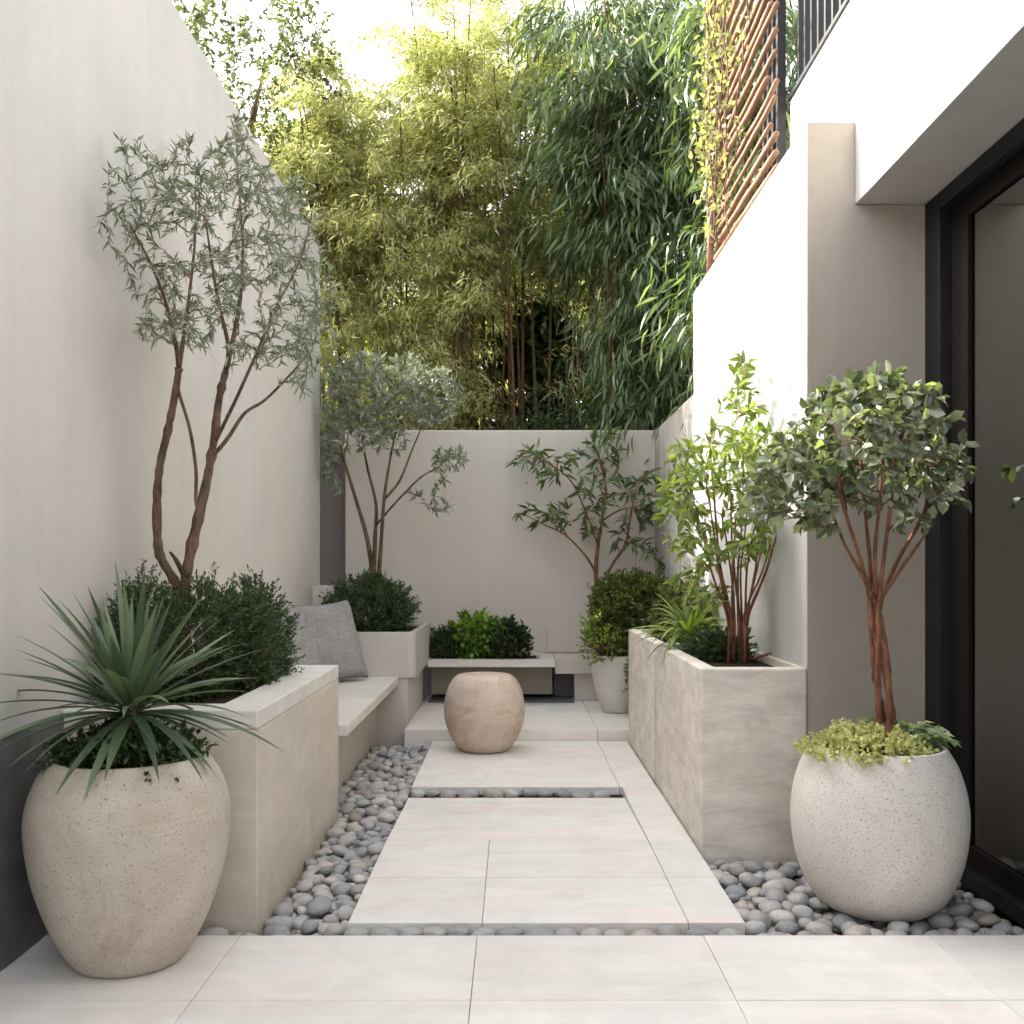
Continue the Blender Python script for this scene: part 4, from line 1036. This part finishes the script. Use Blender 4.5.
# dark hedge behind everything
def hedge(name, label, c, rad, m, n, seed, leaf=(0.12, 0.05), zmin=None):
    return shrub(name, label, 'hedge', c, rad, m, n, leaf, 10, 0.3, T_QUAD, seed, zmin=zmin, lump=0.15, lo=0.5)
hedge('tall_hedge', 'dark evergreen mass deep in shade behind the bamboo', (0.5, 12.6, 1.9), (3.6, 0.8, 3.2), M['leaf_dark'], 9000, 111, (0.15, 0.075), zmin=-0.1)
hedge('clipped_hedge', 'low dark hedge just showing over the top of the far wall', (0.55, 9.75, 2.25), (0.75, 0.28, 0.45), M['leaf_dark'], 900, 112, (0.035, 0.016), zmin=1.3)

# tree beyond the left wall
def big_tree(label, x, y, h, crown, seed, leafm, leaf, ntips, per_m):
    r = np.random.default_rng(seed); limbs = []; rn = random.Random(seed)
    top = h * 0.55; tr = catmull([Vector((x, y, -0.12)), Vector((x + .1, y, top * .5)), Vector((x, y + .1, top))], 6); limbs.append((tr, [0.13 - 0.05 * i / len(tr) for i in range(len(tr))]))
    for i in range(9):
        a = i * 2.4; e = Vector((x + math.cos(a) * crown[3] * .55, y + math.sin(a) * crown[4] * .55, crown[2] + rn.uniform(-.6, .8) * crown[5] * .6))
        s = Vector((x, y, top * rn.uniform(.6, 1))); pts = catmull([s, s.lerp(e, .5) + Vector((0, 0, .25)), e], 5); limbs.append((pts, [0.05 - 0.04 * k / len(pts) for k in range(len(pts))]))
    tips = ell_pts(ntips, crown[:3], crown[3:], 0.3, r); tips = clump_filter(tips, 1.1, -0.12, seed)
    return tree_obj('background_tree', label, 'tree', (x, y, -0.12), limbs, tips, leafm, M['bark_olive'], leaf, per_m, T_QUAD, 0.9, seed, lo=0.1, droop=0.3, k=0.008, leafvar=0.5)
big_tree('tall fine leaved tree showing above the top of the left wall', -3.2, 10.6, 7.0, (-2.95, 10.6, 5.6, 1.25, 1.1, 2.7), 121, M['leaf_tree'], (0.052, 0.026), 2600, 90)

big_tree('leafy tree added behind the left wall to dapple the white wall, its edge showing at the very top', -3.5, 8.6, 7.4, (-3.45, 8.5, 6.2, 0.95, 1.4, 0.95), 131, M['leaf_tree'], (0.060, 0.028), 700, 55)  # tree added so its leaf shadow dapples the white side wall
# vine on the trellis
r = np.random.default_rng(77); paths = []
vine = thing('climbing_vine', 'pale yellow green vine climbing over the timber screen', 'vine', (1.38, 6.6, 3.22)); mb = MB()
for i in range(16):
    y = r.uniform(6.0, 6.9); q = np.array([1.34 + r.uniform(-.03, .02), y, 3.3 + r.uniform(0, .8)]); path = [q.copy()]
    for k in range(12):
        q = q + np.array([r.normal(0, .015) - (q[0] - 1.335) * .3, r.normal(-.01, .06), r.uniform(.06, .19)]); path.append(q.copy())
    path = np.array(path); mb.tube(path, [.005] * len(path), 4, False); paths.append((path, None))
mb.build('stems', M['bark_olive'], vine)
P, D = twig_leaves(paths, 42, 1.0, 0.05, seed=5, droop=.2, jit=0.05)
Lf = 0.05 * (0.6 + 0.8 * r.random(len(P)))
link('leaves', leaf_mesh('leaves', P, D, Lf, Lf * .62, T_FOLD, .9, 5), M['leaf_vine'], vine)
